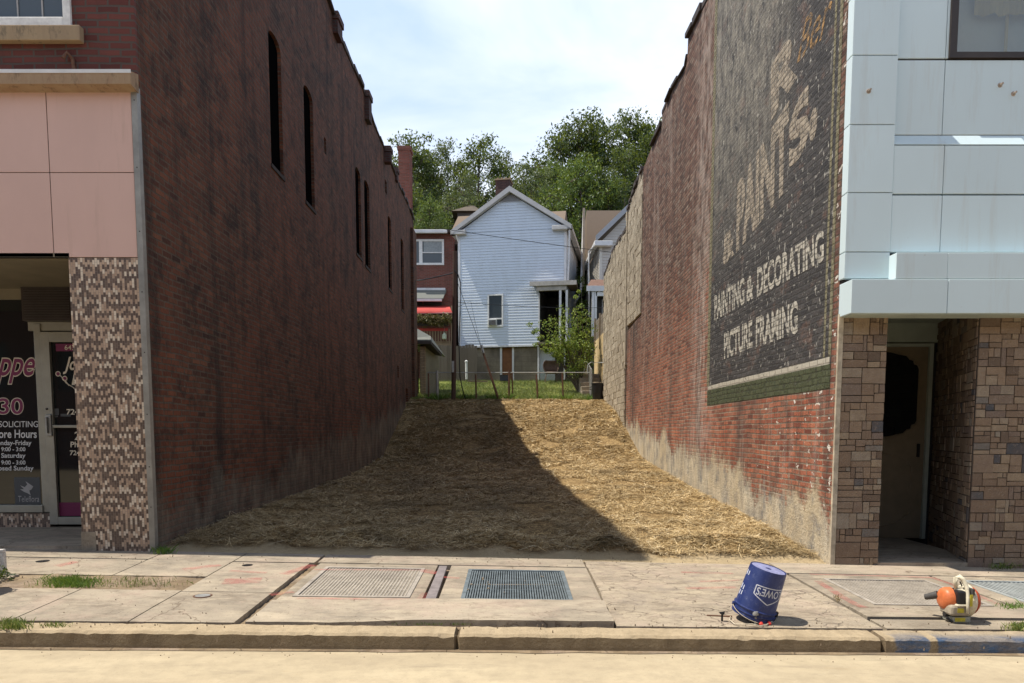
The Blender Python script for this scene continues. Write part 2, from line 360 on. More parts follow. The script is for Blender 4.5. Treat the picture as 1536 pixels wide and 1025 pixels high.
def mat_concrete(name, tint, dark, dust, seed=0, rough_bump=.4, worn=False):
    n = NT(name); p = n.pos(); q = n.scl(p,(1,1.4,1))
    a = n.noise(q, 1.1+seed*.1, 7, .62); b = n.noise(q, 5.5, 6, .7)
    c = n.mix(n.mr(a,.38,.62), tint, dark)
    c = n.mix(n.mr(b,.35,.72,0,.55), c, dust)
    c = n.mix(n.mr(n.noise(n.scl(p,(.7,2.2,1)),2.3,6,.7),.52,.66,0,.8), c, dust)
    c = n.mix(n.mr(n.noise(n.scl(p,(1,1.8,1)),3.1,8,.78),.50,.62,0,.65), c, (.18,.145,.108))
    c = n.mix(n.mr(n.noise(p,1.7,8,.8),.50,.60,0,.45), c, (.39,.30,.235))
    r = n.rand(); f = n.mr(r,0,1,.86,1.08); c = n.mix(1, c, n.comb(f,f,f), 'MULTIPLY')
    sp = n.noise(p, 48, 3, .6); c = n.mix(n.mr(sp,.62,.70,0,.65), c, (.12,.09,.065))
    h = n.math('ADD', n.noise(p, 45, 5, .7), n.math('MULTIPLY', n.noise(p,9,4), 1.2))
    if worn:
        vv = n.n('ShaderNodeVectorMath', operation='ADD'); n.set(vv,0,n.scl(p,(1,1.6,1))); n.set(vv,1,n.scl(n.noise(p,7,3,.6,0,True),(.22,.22,0)))
        e = n.vor(vv.outputs[0], 5.5, 'DISTANCE_TO_EDGE')
        cm = n.math('MULTIPLY', n.mr(e,.0,.045,1,0), n.mr(n.noise(p,3.2,5),.42,.6,0,.85))
        c = n.mix(cm, c, (.13,.10,.075)); h = n.math('SUBTRACT', h, n.math('MULTIPLY',cm,1.6))
        c = n.mix(n.mr(n.noise(p,3.7,6,.7),.5,.66,0,.5), c, (.24,.20,.165))
    else:
        vv = n.n('ShaderNodeVectorMath', operation='ADD'); n.set(vv,0,p); n.set(vv,1,n.scl(n.noise(p,3,4,.6,0,True),(.5,.5,0)))
        e = n.vor(vv.outputs[0], .9, 'DISTANCE_TO_EDGE')
        cm = n.math('MULTIPLY', n.mr(e,.0,.008,1,0), n.mr(n.noise(p,1.3,3),.45,.52,0,.85))
        c = n.mix(cm, c, (.13,.095,.065)); h = n.math('SUBTRACT', h, cm)
    return n.end(n.bsdf(c, .9, n.bump(h, rough_bump,.008), 0, .2))
def mat_kerb():
    n = NT('kerb_stone'); p = n.pos(); x,y,z = n.sep(p)
    a = n.noise(p, 2.1, 7, .7); b = n.noise(p, 14, 5, .7)
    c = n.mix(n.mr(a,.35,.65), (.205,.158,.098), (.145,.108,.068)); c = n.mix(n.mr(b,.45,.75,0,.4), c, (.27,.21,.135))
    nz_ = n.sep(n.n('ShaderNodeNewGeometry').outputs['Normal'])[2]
    c = n.mix(n.math('MULTIPLY', n.mr(nz_,.6,.9,0,1), n.mr(n.noise(p,6,6,.7),.3,.6,.5,1)), c, (.43,.34,.22))  # pale dust on up-facing top; darker base puts the face's shade into the colour
    nz = n.noise(n.scl(p,(1,3,3)), 3.1, 6, .72)
    m = n.math('MULTIPLY', n.mr(n.math('ADD',x,n.mr(nz,0,1,-.06,.06)),2.63,2.65,0,1), n.mr(n.math('ABSOLUTE',n.math('SUBTRACT',n.math('ADD',x,n.mr(nz,0,1,-.04,.04)),2.91)),.02,.035,0,1))
    fade = n.mr(nz,.44,.56,.5,1); edge = n.mr(n.math('ADD', y, n.mr(nz,0,1,-.12,.12)), 5.02, 5.14, 1, .12)
    m = n.math('MULTIPLY', n.math('MULTIPLY', m, fade), edge)
    c = n.mix(m, c, n.mix(n.noise(p,6,4), (.035,.07,.14), (.075,.11,.17)))
    e = n.mr(n.noise(n.scl(p,(1,1,1)),26,4,.7),.6,.7,0,.4); c = n.mix(e, c, (.10,.08,.055))
    h = n.math('ADD', n.noise(p,38,6,.75), n.math('MULTIPLY', n.noise(p,7,4), 1.5))
    return n.end(n.bsdf(c, .9, n.bump(h,.8,.012), 0, .2))
def mat_road():
    n = NT('dusty_road'); p = n.pos(); q = n.scl(p,(.45,1.5,1))
    a = n.noise(q, 1.3, 7, .65); b = n.noise(p, 7, 6, .7)
    c = n.mix(n.mr(a,.35,.65), (.475,.395,.265), (.39,.32,.215)); c = n.mix(n.mr(b,.42,.75,0,.6), c, (.29,.24,.165))
    c = n.mix(n.mr(n.noise(n.scl(p,(.5,2.5,1)),2.7,8,.75),.55,.68,0,.5), c, (.27,.225,.16)); c = n.mix(n.mr(n.noise(p,.9,7,.7),.58,.70,0,.5), c, (.60,.52,.37))
    c = n.mix(n.mr(n.noise(p,90,2),.64,.7,0,.35), c, (.20,.15,.10))
    c = n.mix(n.mr(n.noise(n.scl(p,(.6,1.6,1)),1.9,5,.6),.66,.7,0,.35), c, (.33,.24,.13))
    return n.end(n.bsdf(c, .92, n.bump(n.math('ADD',n.noise(p,60,5,.7),n.noise(q,4,4)),.25,.006), 0, .15))
def mat_strawground():
    n = NT('matted_straw'); p = n.pos()
    w = n.n('ShaderNodeVectorMath', operation='ADD'); n.set(w,0,p); n.set(w,1,n.scl(n.noise(p,2.4,4,.6,0,True),(.5,.5,0)))
    a = n.noise(n.scl(w.outputs[0],(1,5,1)), 9, 6, .75); b = n.noise(n.scl(w.outputs[0],(6,1,1)), 9, 6, .75)
    f = n.math('MAXIMUM', a, b)
    c = n.ramp(f, [(.44,(.06,.038,.018)),(.54,(.27,.18,.08)),(.62,(.50,.36,.165)),(.74,(.66,.50,.27))])
    big = n.noise(p, .8, 5, .7); c = n.mix(n.mr(big,.5,.68,0,.45), c, (.19,.13,.065))
    x,y,z = n.sep(p); dirt = n.mr(n.math('ADD',y,n.mr(n.noise(p,3,5),.3,.7,-.25,.25)), 7.95,8.15,1,0)
    c = n.mix(dirt, c, n.mix(n.noise(p,8,5),(.50,.39,.23),(.36,.28,.17)))
    return n.end(n.bsdf(c, .9, n.bump(f,.9,.03), 0, .2))
def mat_straw():
    n = NT('straw_stalk'); c = n.ramp(n.rand(), [(0,(.15,.095,.036)),(.3,(.38,.265,.12)),(.65,(.60,.44,.22)),(.9,(.76,.60,.34)),(1,(.86,.74,.50))])
    big = n.noise(n.pos(), .9, 4); c = n.mix(n.mr(big,.47,.66,0,.55), c, (.11,.078,.038))
    md = n.noise(n.pos(), 5, 4, .7); c = n.mix(n.mr(md,.5,.66,0,.5), c, (.09,.062,.03))
    return n.end(n.bsdf(c, .7, None, 0, .3))
def mat_leaf(name, c0, c1, c2, trans=.28):
    n = NT(name); r = n.rand(); c = n.ramp(r, [(0,c0),(.5,c1),(1,c2)])
    c = n.mix(n.mr(n.noise(n.obj(),.35,3),.35,.65,0,.5), c, c0)
    pb = n.bsdf(c, .55, None, 0, .35); tr = n.n('ShaderNodeBsdfTranslucent'); n.set(tr,0,n.mix(.5,c,(.35,.42,.05)))
    m = n.n('ShaderNodeMixShader'); m.inputs[0].default_value = trans
    n.t.links.new(pb, m.inputs[1]); n.t.links.new(tr.outputs[0], m.inputs[2]); return n.end(m.outputs[0])
def mat_stone():
    n = NT('stone_veneer'); r = n.rand(); p = n.pos()
    c = n.ramp(r, [(0,(.13,.095,.068)),(.2,(.21,.148,.10)),(.45,(.27,.195,.13)),(.62,(.18,.135,.108)),(.8,(.31,.235,.155)),(.93,(.28,.24,.185)),(.975,(.08,.082,.088))])
    c = n.mix(n.mr(n.noise(p,9,6,.7),.4,.72,0,.5), c, (.15,.10,.075))
    c = n.mix(n.mr(n.noise(p,30,3),.55,.8,0,.3), c, (.40,.33,.26))
    return n.end(n.bsdf(c, .85, n.bump(n.math('ADD',n.noise(p,14,6,.7),n.noise(p,60,3)),.7,.012), 0, .25))
def mat_block():
    n = NT('painted_rough_block'); r = n.rand(); p = n.pos()
    c = n.ramp(r, [(0,(.34,.29,.22)),(.5,(.41,.355,.27)),(1,(.48,.42,.325))])
    c = n.mix(n.mr(n.noise(p,7,6,.75),.52,.68,0,.6), c, (.22,.17,.12))
    c = n.mix(n.mr(n.noise(n.scl(p,(1,1,.3)),1.5,4),.5,.7,0,.4), c, (.30,.25,.19))
    return n.end(n.bsdf(c, .85, n.bump(n.noise(p,16,6,.75),1,.03), 0, .2))
def mat_siding(name, col, dirty):
    n = NT(name); p = n.pos(); x,y,z = n.sep(p)
    c = n.mix(n.mr(n.noise(n.scl(p,(2,2,.5)),1.5,5),.45,.75,0,.35), col, dirty)
    return n.end(n.bsdf(c, .5, n.bump(n.noise(n.scl(p,(1,1,5)),8,3),.06,.003), 0, .35))
def mat_shingle(name, a, b):
    n = NT(name); p = n.pos(); x,y,z = n.sep(p)
    c = n.mix(n.noise(n.scl(p,(6,3,3)),6,4,.8), a, b); return n.end(n.bsdf(c,.9,n.bump(n.noise(p,20,3),.4,.01),0,.15))
def mat_wood(name, a, b, axis='z'):
    n = NT(name); p = n.pos(); s = (14,14,1) if axis=='z' else (1,14,14)
    c = n.mix(n.noise(n.scl(p,s),2,6,.7), a, b); f = n.mr(n.rand(),0,1,.8,1.15); c = n.mix(1,c,n.comb(f,f,f),'MULTIPLY')
    return n.end(n.bsdf(c,.8,n.bump(n.noise(n.scl(p,s),3,4),.4,.006),0,.2))
def mat_panel():
    n = NT('enamel_panel'); p = n.pos()
    c = n.mix(n.mr(n.noise(n.scl(p,(1,1,.35)),1.1,4),.4,.7,0,.5), (.605,.72,.75), (.55,.645,.66))
    c = n.mix(n.mr(n.noise(n.scl(p,(2.5,2.5,.25)),2.2,6,.7),.55,.75,0,.3), c, (.42,.38,.31))
    f = n.mr(n.rand(),0,1,.94,1.04); c = n.mix(1,c,n.comb(f,f,f),'MULTIPLY')
    c = n.mix(n.mr(n.noise(p,14,4,.7),.70,.76,0,.5), c, (.28,.20,.14))
    return n.end(n.bsdf(c,.38,n.bump(n.noise(p,2.5,3),.12,.01),0,.4))
def mat_pink():
    n = NT('pink_panel'); p = n.pos()
    c = n.mix(n.mr(n.noise(n.scl(p,(1,1,.5)),1.6,5),.4,.7), (.60,.405,.345), (.55,.37,.315))
    c = n.mix(n.mr(n.noise(n.scl(p,(4,4,.5)),1.5,6,.7),.58,.75,0,.35), c, (.36,.24,.17))
    return n.end(n.bsdf(c,.5,n.bump(n.noise(p,3,3),.08,.01),0,.35))
def mat_sill(name,a,b,dark):
    n = NT(name); p = n.pos()
    c = n.mix(n.mr(n.noise(n.scl(p,(3,3,.6)),2.4,6,.7),.4,.65), a, b)
    c = n.mix(n.mr(n.noise(n.scl(p,(2,2,.7)),4.4,7,.75),.54,.66,0,.8), c, dark)
    return n.end(n.bsdf(c,.85,n.bump(n.noise(p,30,5),.4,.006),0,.2))
def mat_parge(name, tint, dark, block=(.4,.2)):
    n = NT(name); p,_,r,mf,v = brick_nodes(n,'x',bw=block[0],rh=block[1],mortar_size=.012)
    c = n.mix(n.mr(n.noise(n.scl(p,(1,1,.7)),1.1,6,.7),.4,.65), tint, dark)
    c = n.mix(n.math('MULTIPLY',mf,.5), c, dark)
    return n.end(n.bsdf(c,.9,n.bump(n.math('ADD',n.math('MULTIPLY',mf,-1),n.noise(p,15,5)),.5,.01),0,.2))
def mat_glass(name, col=(.012,.014,.015), rough=.04):
    return flat(name, col, rough, 0, .5)
def mat_mark(name, col, lo=.45, hi=.6):
    n = NT(name); p = n.pos()
    a = n.mr(n.noise(n.scl(p,(1.2,3,1)),5,6,.75),lo,hi,0,.42)
    return n.end(n.alpha(n.bsdf(col,.9,None,0,.15), a))
def mat_bucket():
    n = NT('blue_plastic'); p = n.obj()
    c = n.mix(n.mr(n.noise(n.scl(p,(1,1,.5)),9,6,.75),.4,.7), (.014,.027,.115), (.03,.045,.15))
    c = n.mix(n.mr(n.noise(p,24,7,.82),.54,.66,0,.5), c, (.16,.18,.28))
    return n.end(n.bsdf(c,.42,n.bump(n.noise(p,40,3),.15,.002),0,.4))
def mat_grass_ground():
    n = NT('lawn_ground'); p = n.pos()
    c = n.ramp(n.noise(p,3.2,7,.75), [(.35,(.06,.095,.018)),(.5,(.14,.17,.04)),(.65,(.26,.24,.08)),(.8,(.30,.22,.11))])
    return n.end(n.bsdf(c,.95,n.bump(n.noise(p,30,5),.8,.03),0,.1))
def mat_chainlink():
    n = NT('wire'); return n.end(n.bsdf((.33,.31,.28),.5,None,.6,.4))
M = dict(lbrick=mat_left_brick(), rbrick=mat_right_brick(), sign=mat_sign(),
  letter=mat_worn('worn_cream_lettering',(.60,.565,.48),.49,.63,(.42,.39,.335),.95),
  bigletter=mat_worn('ghost_cream_lettering',(.50,.435,.345),.45,.62,(.36,.30,.235),.9),
  orange=mat_worn('ghost_orange_lettering',(.50,.29,.11),.43,.60,(.36,.23,.11),.9),
  stripe=mat_worn('worn_cream_stripe',(.50,.46,.38),.56,.72), green=mat_worn('worn_green_band',(.055,.068,.032),.50,.68,(.105,.11,.065),.92),
  olive=mat_worn('worn_olive_border',(.26,.24,.15),.5,.66,(.17,.15,.10)),
  fbrick=mat_front_brick('dark_front_brick',((.095,.03,.025),(.15,.05,.04))), mosaic=mat_mosaic(),
  concrete=mat_concrete('pavement_concrete',(.335,.283,.215),(.20,.172,.135),(.44,.37,.27)),
  worn=mat_concrete('pavement_worn',(.35,.29,.215),(.26,.218,.165),(.45,.375,.265),3,.9,True),
  dirt=mat_concrete('gap_dirt',(.20,.145,.09),(.12,.085,.055),(.34,.26,.16),1,.9),
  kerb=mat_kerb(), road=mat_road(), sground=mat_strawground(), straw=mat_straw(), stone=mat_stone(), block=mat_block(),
  wsiding=mat_siding('white_siding',(.60,.66,.73),(.46,.49,.52)), bsiding=mat_siding('beige_siding',(.50,.47,.42),(.36,.33,.28)),
  trimw=plain('white_trim',(.66,.66,.66),.5,.12,5), trimg=plain('grey_trim',(.36,.35,.34),.6,.15,5), metaltrim=plain('aluminium_strip',(.30,.29,.26),.45,.2,9,.4),
  alum=plain('aluminium_frame',(.33,.32,.27),.4,.12,7,.3), darkframe=plain('bronze_frame',(.045,.035,.03),.4,.2,7),
  sillsoot=plain('sooty_sill',(.05,.042,.038),.9,.3,8), shingle=mat_shingle('tan_shingle',(.235,.18,.135),(.155,.12,.092)), gshingle=mat_shingle('grey_shingle',(.20,.21,.19),(.13,.135,.125)),
  wood=mat_wood('grey_wood',(.22,.18,.14),(.14,.115,.09)), tanwood=mat_wood('tan_wood',(.34,.25,.16),(.22,.16,.10)), polew=mat_wood('dark_pole_wood',(.085,.052,.038),(.05,.032,.025)),
  rust=plain('rusty_steel',(.16,.085,.055),.8,.4,14), galv=plain('galvanised_steel',(.36,.36,.34),.5,.2,12,.5),
  panel=mat_panel(), pink=mat_pink(), cornice=mat_sill('rusty_cornice',(.34,.245,.155),(.29,.19,.12),(.13,.09,.06)), sill=mat_sill('stone_sill',(.34,.255,.16),(.29,.215,.14),(.10,.09,.07)),
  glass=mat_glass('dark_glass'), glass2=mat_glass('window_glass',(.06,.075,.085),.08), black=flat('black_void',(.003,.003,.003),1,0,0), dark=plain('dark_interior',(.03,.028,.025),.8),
  soffit=plain('cream_soffit',(.19,.165,.115),.7,.15,4), gsoffit=plain('pale_green_soffit',(.40,.45,.39),.6,.15,4),
  found=mat_parge('foundation_block',(.25,.21,.155),(.12,.10,.078),(.9,.22)), ybrick=mat_parge('yellow_retaining',(.62,.46,.25),(.42,.31,.17),(2,1)),
  brickred=mat_front_brick('house_brick',((.15,.045,.03),(.22,.07,.05)),'x',(.16,.12,.10)), chim=mat_front_brick('chimney_brick',((.19,.05,.03),(.27,.08,.055)),'x',(.13,.10,.08)),
  chimd=mat_front_brick('sooty_chimney_brick',((.06,.028,.024),(.10,.045,.036)),'x',(.06,.05,.045)),
  coping=plain('dark_clay_coping',(.06,.045,.04),.7,.4,6), lawn=mat_grass_ground(), gblade=mat_leaf('grass_blade',(.07,.12,.02),(.16,.22,.05),(.34,.32,.12),.2),
  leafd=mat_leaf('leaf_dark',(.016,.032,.010),(.030,.056,.016),(.058,.090,.026)), leafm=mat_leaf('leaf_mid',(.028,.05,.015),(.050,.08,.024),(.092,.128,.042)),
  leafp=mat_leaf('leaf_pale',(.065,.088,.042),(.10,.13,.062),(.16,.19,.095)), leafy=mat_leaf('leaf_yellow_green',(.042,.08,.016),(.085,.145,.028),(.20,.26,.055)), leafb=mat_leaf('leaf_bright',(.08,.14,.022),(.19,.27,.045),(.46,.50,.13)),
  leafw=mat_leaf('leaf_weed',(.05,.12,.015),(.12,.24,.035),(.28,.36,.10),.3), bark=mat_wood('bark',(.12,.095,.07),(.06,.048,.036)),
  bucket=mat_bucket(), white=plain('white_paint',(.72,.72,.70),.5,.15,20), red=plain('red_canvas',(.46,.065,.055),.8,.1,5),
  orangep=plain('orange_plastic',(.62,.17,.06),.4,.15,40), creamp=plain('cream_plastic',(.66,.60,.45),.45,.2,40), blackp=plain('black_plastic',(.02,.02,.022),.4,.2,40), greyp=plain('grey_plastic',(.075,.07,.065),.5,.2,40), yellowp=plain('yellow_label',(.55,.47,.05),.5,.2,60),
  steel=plain('dull_steel',(.30,.30,.29),.55,.3,20,.3), gratem=plain('dusty_grate',(.36,.32,.27),.7,.25,15), darkgrate=plain('dark_grate',(.075,.09,.10),.5,.3,15,.4),
  redpaint=mat_mark('faded_red_marking',(.58,.13,.12),.35,.7), wine=flat('wine_vinyl',(.16,.02,.07),.5), creamv=flat('cream_vinyl',(.62,.56,.45),.5), whitev=flat('white_vinyl',(.55,.55,.55),.5), greyv=flat('frosted_vinyl',(.07,.075,.08),.5),
  doorb=plain('brown_door',(.20,.085,.035),.6,.25,6), doorc=plain('dark_cream_door',(.24,.195,.13),.55,.15,6), curtain=mat_wood('yellow_curtain',(.52,.40,.18),(.36,.27,.12)),
  terra=plain('terracotta',(.45,.20,.08),.8,.2,10), doorw=plain('pale_door',(.62,.66,.70),.5,.1,5), hill=mat_leaf('x',(.02,.04,.012),(.03,.05,.015),(.04,.06,.02),.0), greenawn=mat_leaf('flower_leaf',(.06,.07,.02),(.16,.13,.05),(.34,.22,.12),.1),
  hillg=plain('hill_undergrowth',(.03,.045,.015),.95,.4,1.5), chain=mat_chainlink(), red2=plain('red_tag',(.65,.06,.04),.5,.1,30), rope=plain('pale_cord',(.55,.48,.36),.8,.2,60))

M['gapfill']=plain('grate_silt',(.27,.235,.185),.95,.4,20)
# ================================================================ SETTING
T = .35
# --- road
part('road', M['road'], None, lambda m: m.add([(-60,-40,.39),(60,-40,-.39),(60,5.06,-.39),(-60,5.06,.39)],[(0,1,2,3)]), kind='structure')
# --- base earth under everything
def f_earth(m):
    xs = [-60,-12,-6,0,6,12,60]; ys = [5.1,7.7,30]
    for i in range(6):
        m.add([(xs[i],5.1,-.02),(xs[i+1],5.1,-.02),(xs[i+1],7.6,.0),(xs[i],7.6,.0)],[(0,1,2,3)])
    m.add([(-60,7.6,0),(60,7.6,0),(60,60,.1),(-60,60,.1)],[(0,1,2,3)])
part('ground', M['dirt'], None, f_earth, kind='structure')
# --- kerb
def f_kerb(m):
    N = 700; xs = np.linspace(-6.5, 6.5, N)
    rows = []
    for X in xs:
        a = mnoise.noise((X*6,0,0))*.006+mnoise.noise((X*21,3,0))*.004; b = mnoise.noise((X*9,9,0))*.008
        j = 0
        for xj in (-.385, 2.56):
            if abs(X-xj)<.012: j = .035
        yb = 4.99+j; zb = -.0065*X; zt = .117-.0093*X+a
        chip = max(0, mnoise.noise((X*5.3,5,2))-.42)*.06+max(0,mnoise.noise((X*17,5,8))-.3)*.012
        rows.append([(X,yb-.004,zb-.05),(X,yb+b*.3,zb+.03),(X,yb+.006+b,zt-.018-chip),(X,yb+.03+b+chip,zt-.003-j),(X,yb+.20,zt+.003-j),(X,yb+.225,zt-.05)])
    for i in range(N-1):
        for k in range(5):
            m.add([rows[i][k],rows[i+1][k],rows[i+1][k+1],rows[i][k+1]],[(0,1,2,3)])
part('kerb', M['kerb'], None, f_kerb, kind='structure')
# gutter seam of dirt along the kerb foot
def f_gut(m):
    N=160; xs=np.linspace(-6.5,6.5,N)
    for i in range(N-1):
        w0=.035+.03*mnoise.noise((xs[i]*3,1,0)); w1=.035+.03*mnoise.noise((xs[i+1]*3,1,0))
        m.add([(xs[i],4.99-w0,-.0065*xs[i]+.004),(xs[i+1],4.99-w1,-.0065*xs[i+1]+.004),(xs[i+1],5.0,-.0065*xs[i+1]+.012),(xs[i],5.0,-.0065*xs[i]+.012)],[(0,1,2,3)])
part('gutter_dirt', M['dirt'], None, f_gut, kind='structure')
# --- pavement slabs
def slab(m, x0,x1,y0,y1, dz=0, mi=0, gap=.006, jag=0.004):
    # subdivided slab, slightly irregular edge
    nx = max(2,int((x1-x0)/.12)); ny = max(2,int((y1-y0)/.12))
    x0+=gap; x1-=gap; y0+=gap; y1-=gap
    g = []
    for j in range(ny+1):
        for i in range(nx+1):
            X=x0+(x1-x0)*i/nx; Y=y0+(y1-y0)*j/ny
            edge = (i in (0,nx)) or (j in (0,ny))
            ex = mnoise.noise((X*7,Y*7,1))*jag if edge else 0
            g.append((X+ex*(1 if i in(0,nx) else 0), Y+ex*(1 if j in (0,ny) else 0), sz(X,Y)+(dz(X) if callable(dz) else dz)-(.004 if edge else 0)))
    w = nx+1
    fs = [(j*w+i,j*w+i+1,(j+1)*w+i+1,(j+1)*w+i) for j in range(ny) for i in range(nx)]
    per = [i for i in range(w)]+[j*w+nx for j in range(1,ny+1)]+[ny*w+i for i in range(nx-1,-1,-1)]+[j*w for j in range(ny-1,0,-1)]
    n0=len(g); g += [(g[k][0],g[k][1],g[k][2]-.12) for k in per]
    L=len(per); fs += [(per[(k+1)%L],per[k],n0+k,n0+(k+1)%L) for k in range(L)]
    m.add(g, fs, mi)
# pit openings of the grates: x0,x1,y0,y1
GR = [(-1.80,-.84,5.97,7.08),(-.42,.50,5.93,7.08),(2.95,3.93,5.93,6.93),(4.28,5.3,5.97,6.95)]
def slab_hole(m, x0,x1,y0,y1,h,dz=0,gap=.006):
    hx0,hx1,hy0,hy1=h
    for (a,b,c,d) in ((x0,x1,y0,hy0),(x0,x1,hy1,y1),(x0,hx0,hy0,hy1),(hx1,x1,hy0,hy1)):
        if b-a>.03 and d-c>.03: slab(m,a,b,c,d,dz,0,.0005,0)
def f_walk(m):
    yb = 7.69
    slab(m,-7.2,-4.45,6.15,6.615)
    for a,b in ((-7.2,-5.4),(-5.4,-3.62),(-3.62,-2.77)):
        slab(m,a,b,5.235,6.14); slab(m,a,b,6.62,7.28 if a<-3.7 else yb)
        if a<-3.7: slab(m,a,b,7.30,7.74)
    slab(m,-2.77,-2.0,5.235,6.1); slab(m,-2.77,-2.0,6.1,7.25); slab(m,-2.77,-1.96,7.27,yb)
    slab(m,-1.93,.74,5.25,5.86,lambda X:.004+.028*min(1,max(0,(X+1.25)/.6)),0,.004,.012)                  # raised front strip
    slab_hole(m,-1.90,-.735,5.87,7.26,GR[0]); slab_hole(m,-.60,.735,5.87,7.26,GR[1])
    slab(m,-1.94,.74,7.285,yb)
    slab(m,.75,2.68,5.235,7.60,0,1,.004,.01)
    slab(m,2.70,4.05,5.235,5.50); slab(m,4.05,7.2,5.235,5.50,.0)
    slab(m,2.70,7.2,5.53,5.86,.01)
    slab_hole(m,2.71,4.08,5.865,7.16,GR[2]); slab_hole(m,4.11,5.6,5.865,7.16,GR[3]); slab(m,5.61,7.2,5.865,7.16)
    slab(m,2.70,7.2,7.185,7.72)
part('pavement', [M['concrete'],M['worn']], None, f_walk, kind='structure')
# dirt in the gaps
def f_gap(m):
    for (x0,x1,y0,y1,h) in ((-4.6,-2.75,6.12,6.64,-.012),(-7.2,7.2,5.20,5.27,-.03),(-2.0,-1.88,5.2,7.7,-.04),(-.74,-.59,5.86,7.27,-.05)):
        nx=int((x1-x0)/.06)+1; ny=max(1,int((y1-y0)/.06))
        g=[(x0+(x1-x0)*i/nx,y0+(y1-y0)*j/ny,sz(x0+(x1-x0)*i/nx,y0+(y1-y0)*j/ny)+h+.014*mnoise.noise((i*.5,j*.7,x0))) for j in range(ny+1) for i in range(nx+1)]
        m.add(g,[(j*(nx+1)+i,j*(nx+1)+i+1,(j+1)*(nx+1)+i+1,(j+1)*(nx+1)+i) for j in range(ny) for i in range(nx)])
part('gap_earth', M['dirt'], None, f_gap, kind='structure')
# sprayed survey marks (flat paint on the pavement)
def f_marks(m):
    def stroke(pts, w):
        pts=[G(u,v) for u,v in pts]
        for a,b in zip(pts,pts[1:]):
            d=(b-a).normalized(); nrm=Vector((-d.y,d.x,0))*w; s=max(1,int((b-a).length/.12))
            for i in range(s):
                p=a.lerp(b,i/s); q=a.lerp(b,(i+1)/s); vs=[]
                for r,k in ((p,1),(p,-1),(q,-1),(q,1)):
                    t=r+nrm*k; vs.append((t.x,t.y,sz(t.x,t.y)+.004+(.010 if 5.53<t.y<5.86 and t.x>2.7 else 0)))
                m.add(vs,[(0,1,2,3)])
    stroke([(1226,872),(1262,895),(1296,914)],.035); stroke([(1215,862),(1300,864),(1398,867),(1430,878),(1500,908)],.025)
    stroke([(85,850),(115,843)],.05); stroke([(275,855),(330,848)],.05); stroke([(335,873),(392,871)],.10); stroke([(345,857),(400,860)],.03)
    stroke([(405,893),(440,888)],.04); stroke([(425,862),(470,848)],.05); stroke([(640,860),(652,857)],.09); stroke([(630,900),(640,890)],.04); stroke([(655,866),(690,868)],.03)
    stroke([(1022,859),(1100,861)],.025); stroke([(1028,883),(1104,882)],.035); stroke([(1050,873),(1110,871)],.02)
    stroke([(470,855),(640,856)],.025); stroke([(445,898),(620,900)],.02)
part('painted_marks', M['redpaint'], None, f_marks, kind='structure')
# --- lot ground
def f_lot(m):
    xs=np.linspace(XL-.2,XR+.2,90); ys=np.concatenate([np.linspace(7.66,12,70),np.linspace(12.1,27.6,90)])
    g=[]
    for Y in ys:
        for X in xs:
            k=min(1,(Y-7.7)/.6) if Y>7.7 else 0
            z=lz(X,Y)+(.03*mnoise.noise((X*1.7,Y*1.7,0))+.02*mnoise.noise((X*5,Y*5,3)))*k
            if Y<8.0: z=sz(X,7.69)-.03+(z-sz(X,7.69)+.03)*max(0,(Y-7.66)/.34)
            z+=TUFT(X,Y)
            g.append((X,Y,z))
    w=len(xs); m.add(g,[(j*w+i,j*w+i+1,(j+1)*w+i+1,(j+1)*w+i) for j in range(len(ys)-1) for i in range(w-1)])
tufts=[(1.05,8.12,.22,.11),(-.05,8.2,.30,.09),(-.45,8.35,.25,.06),(2.2,8.5,.3,.08),(2.7,8.35,.3,.07),(-2.6,8.35,.35,.07),(-1.6,8.5,.3,.05),(.4,9.2,.3,.05)]
def TUFT(X,Y): return min(1,max(0,(Y-7.95)/.5))*.055*max(0,mnoise.noise((X*2.1,Y*1.7,11))+.35*mnoise.noise((X*6,Y*5,2)))+sum(h*math.exp(-((X-a)**2+(Y-b)**2)/(r*r)) for a,b,r,h in tufts)
part('straw_ground', M['sground'], None, f_lot, kind='structure', smooth='all')
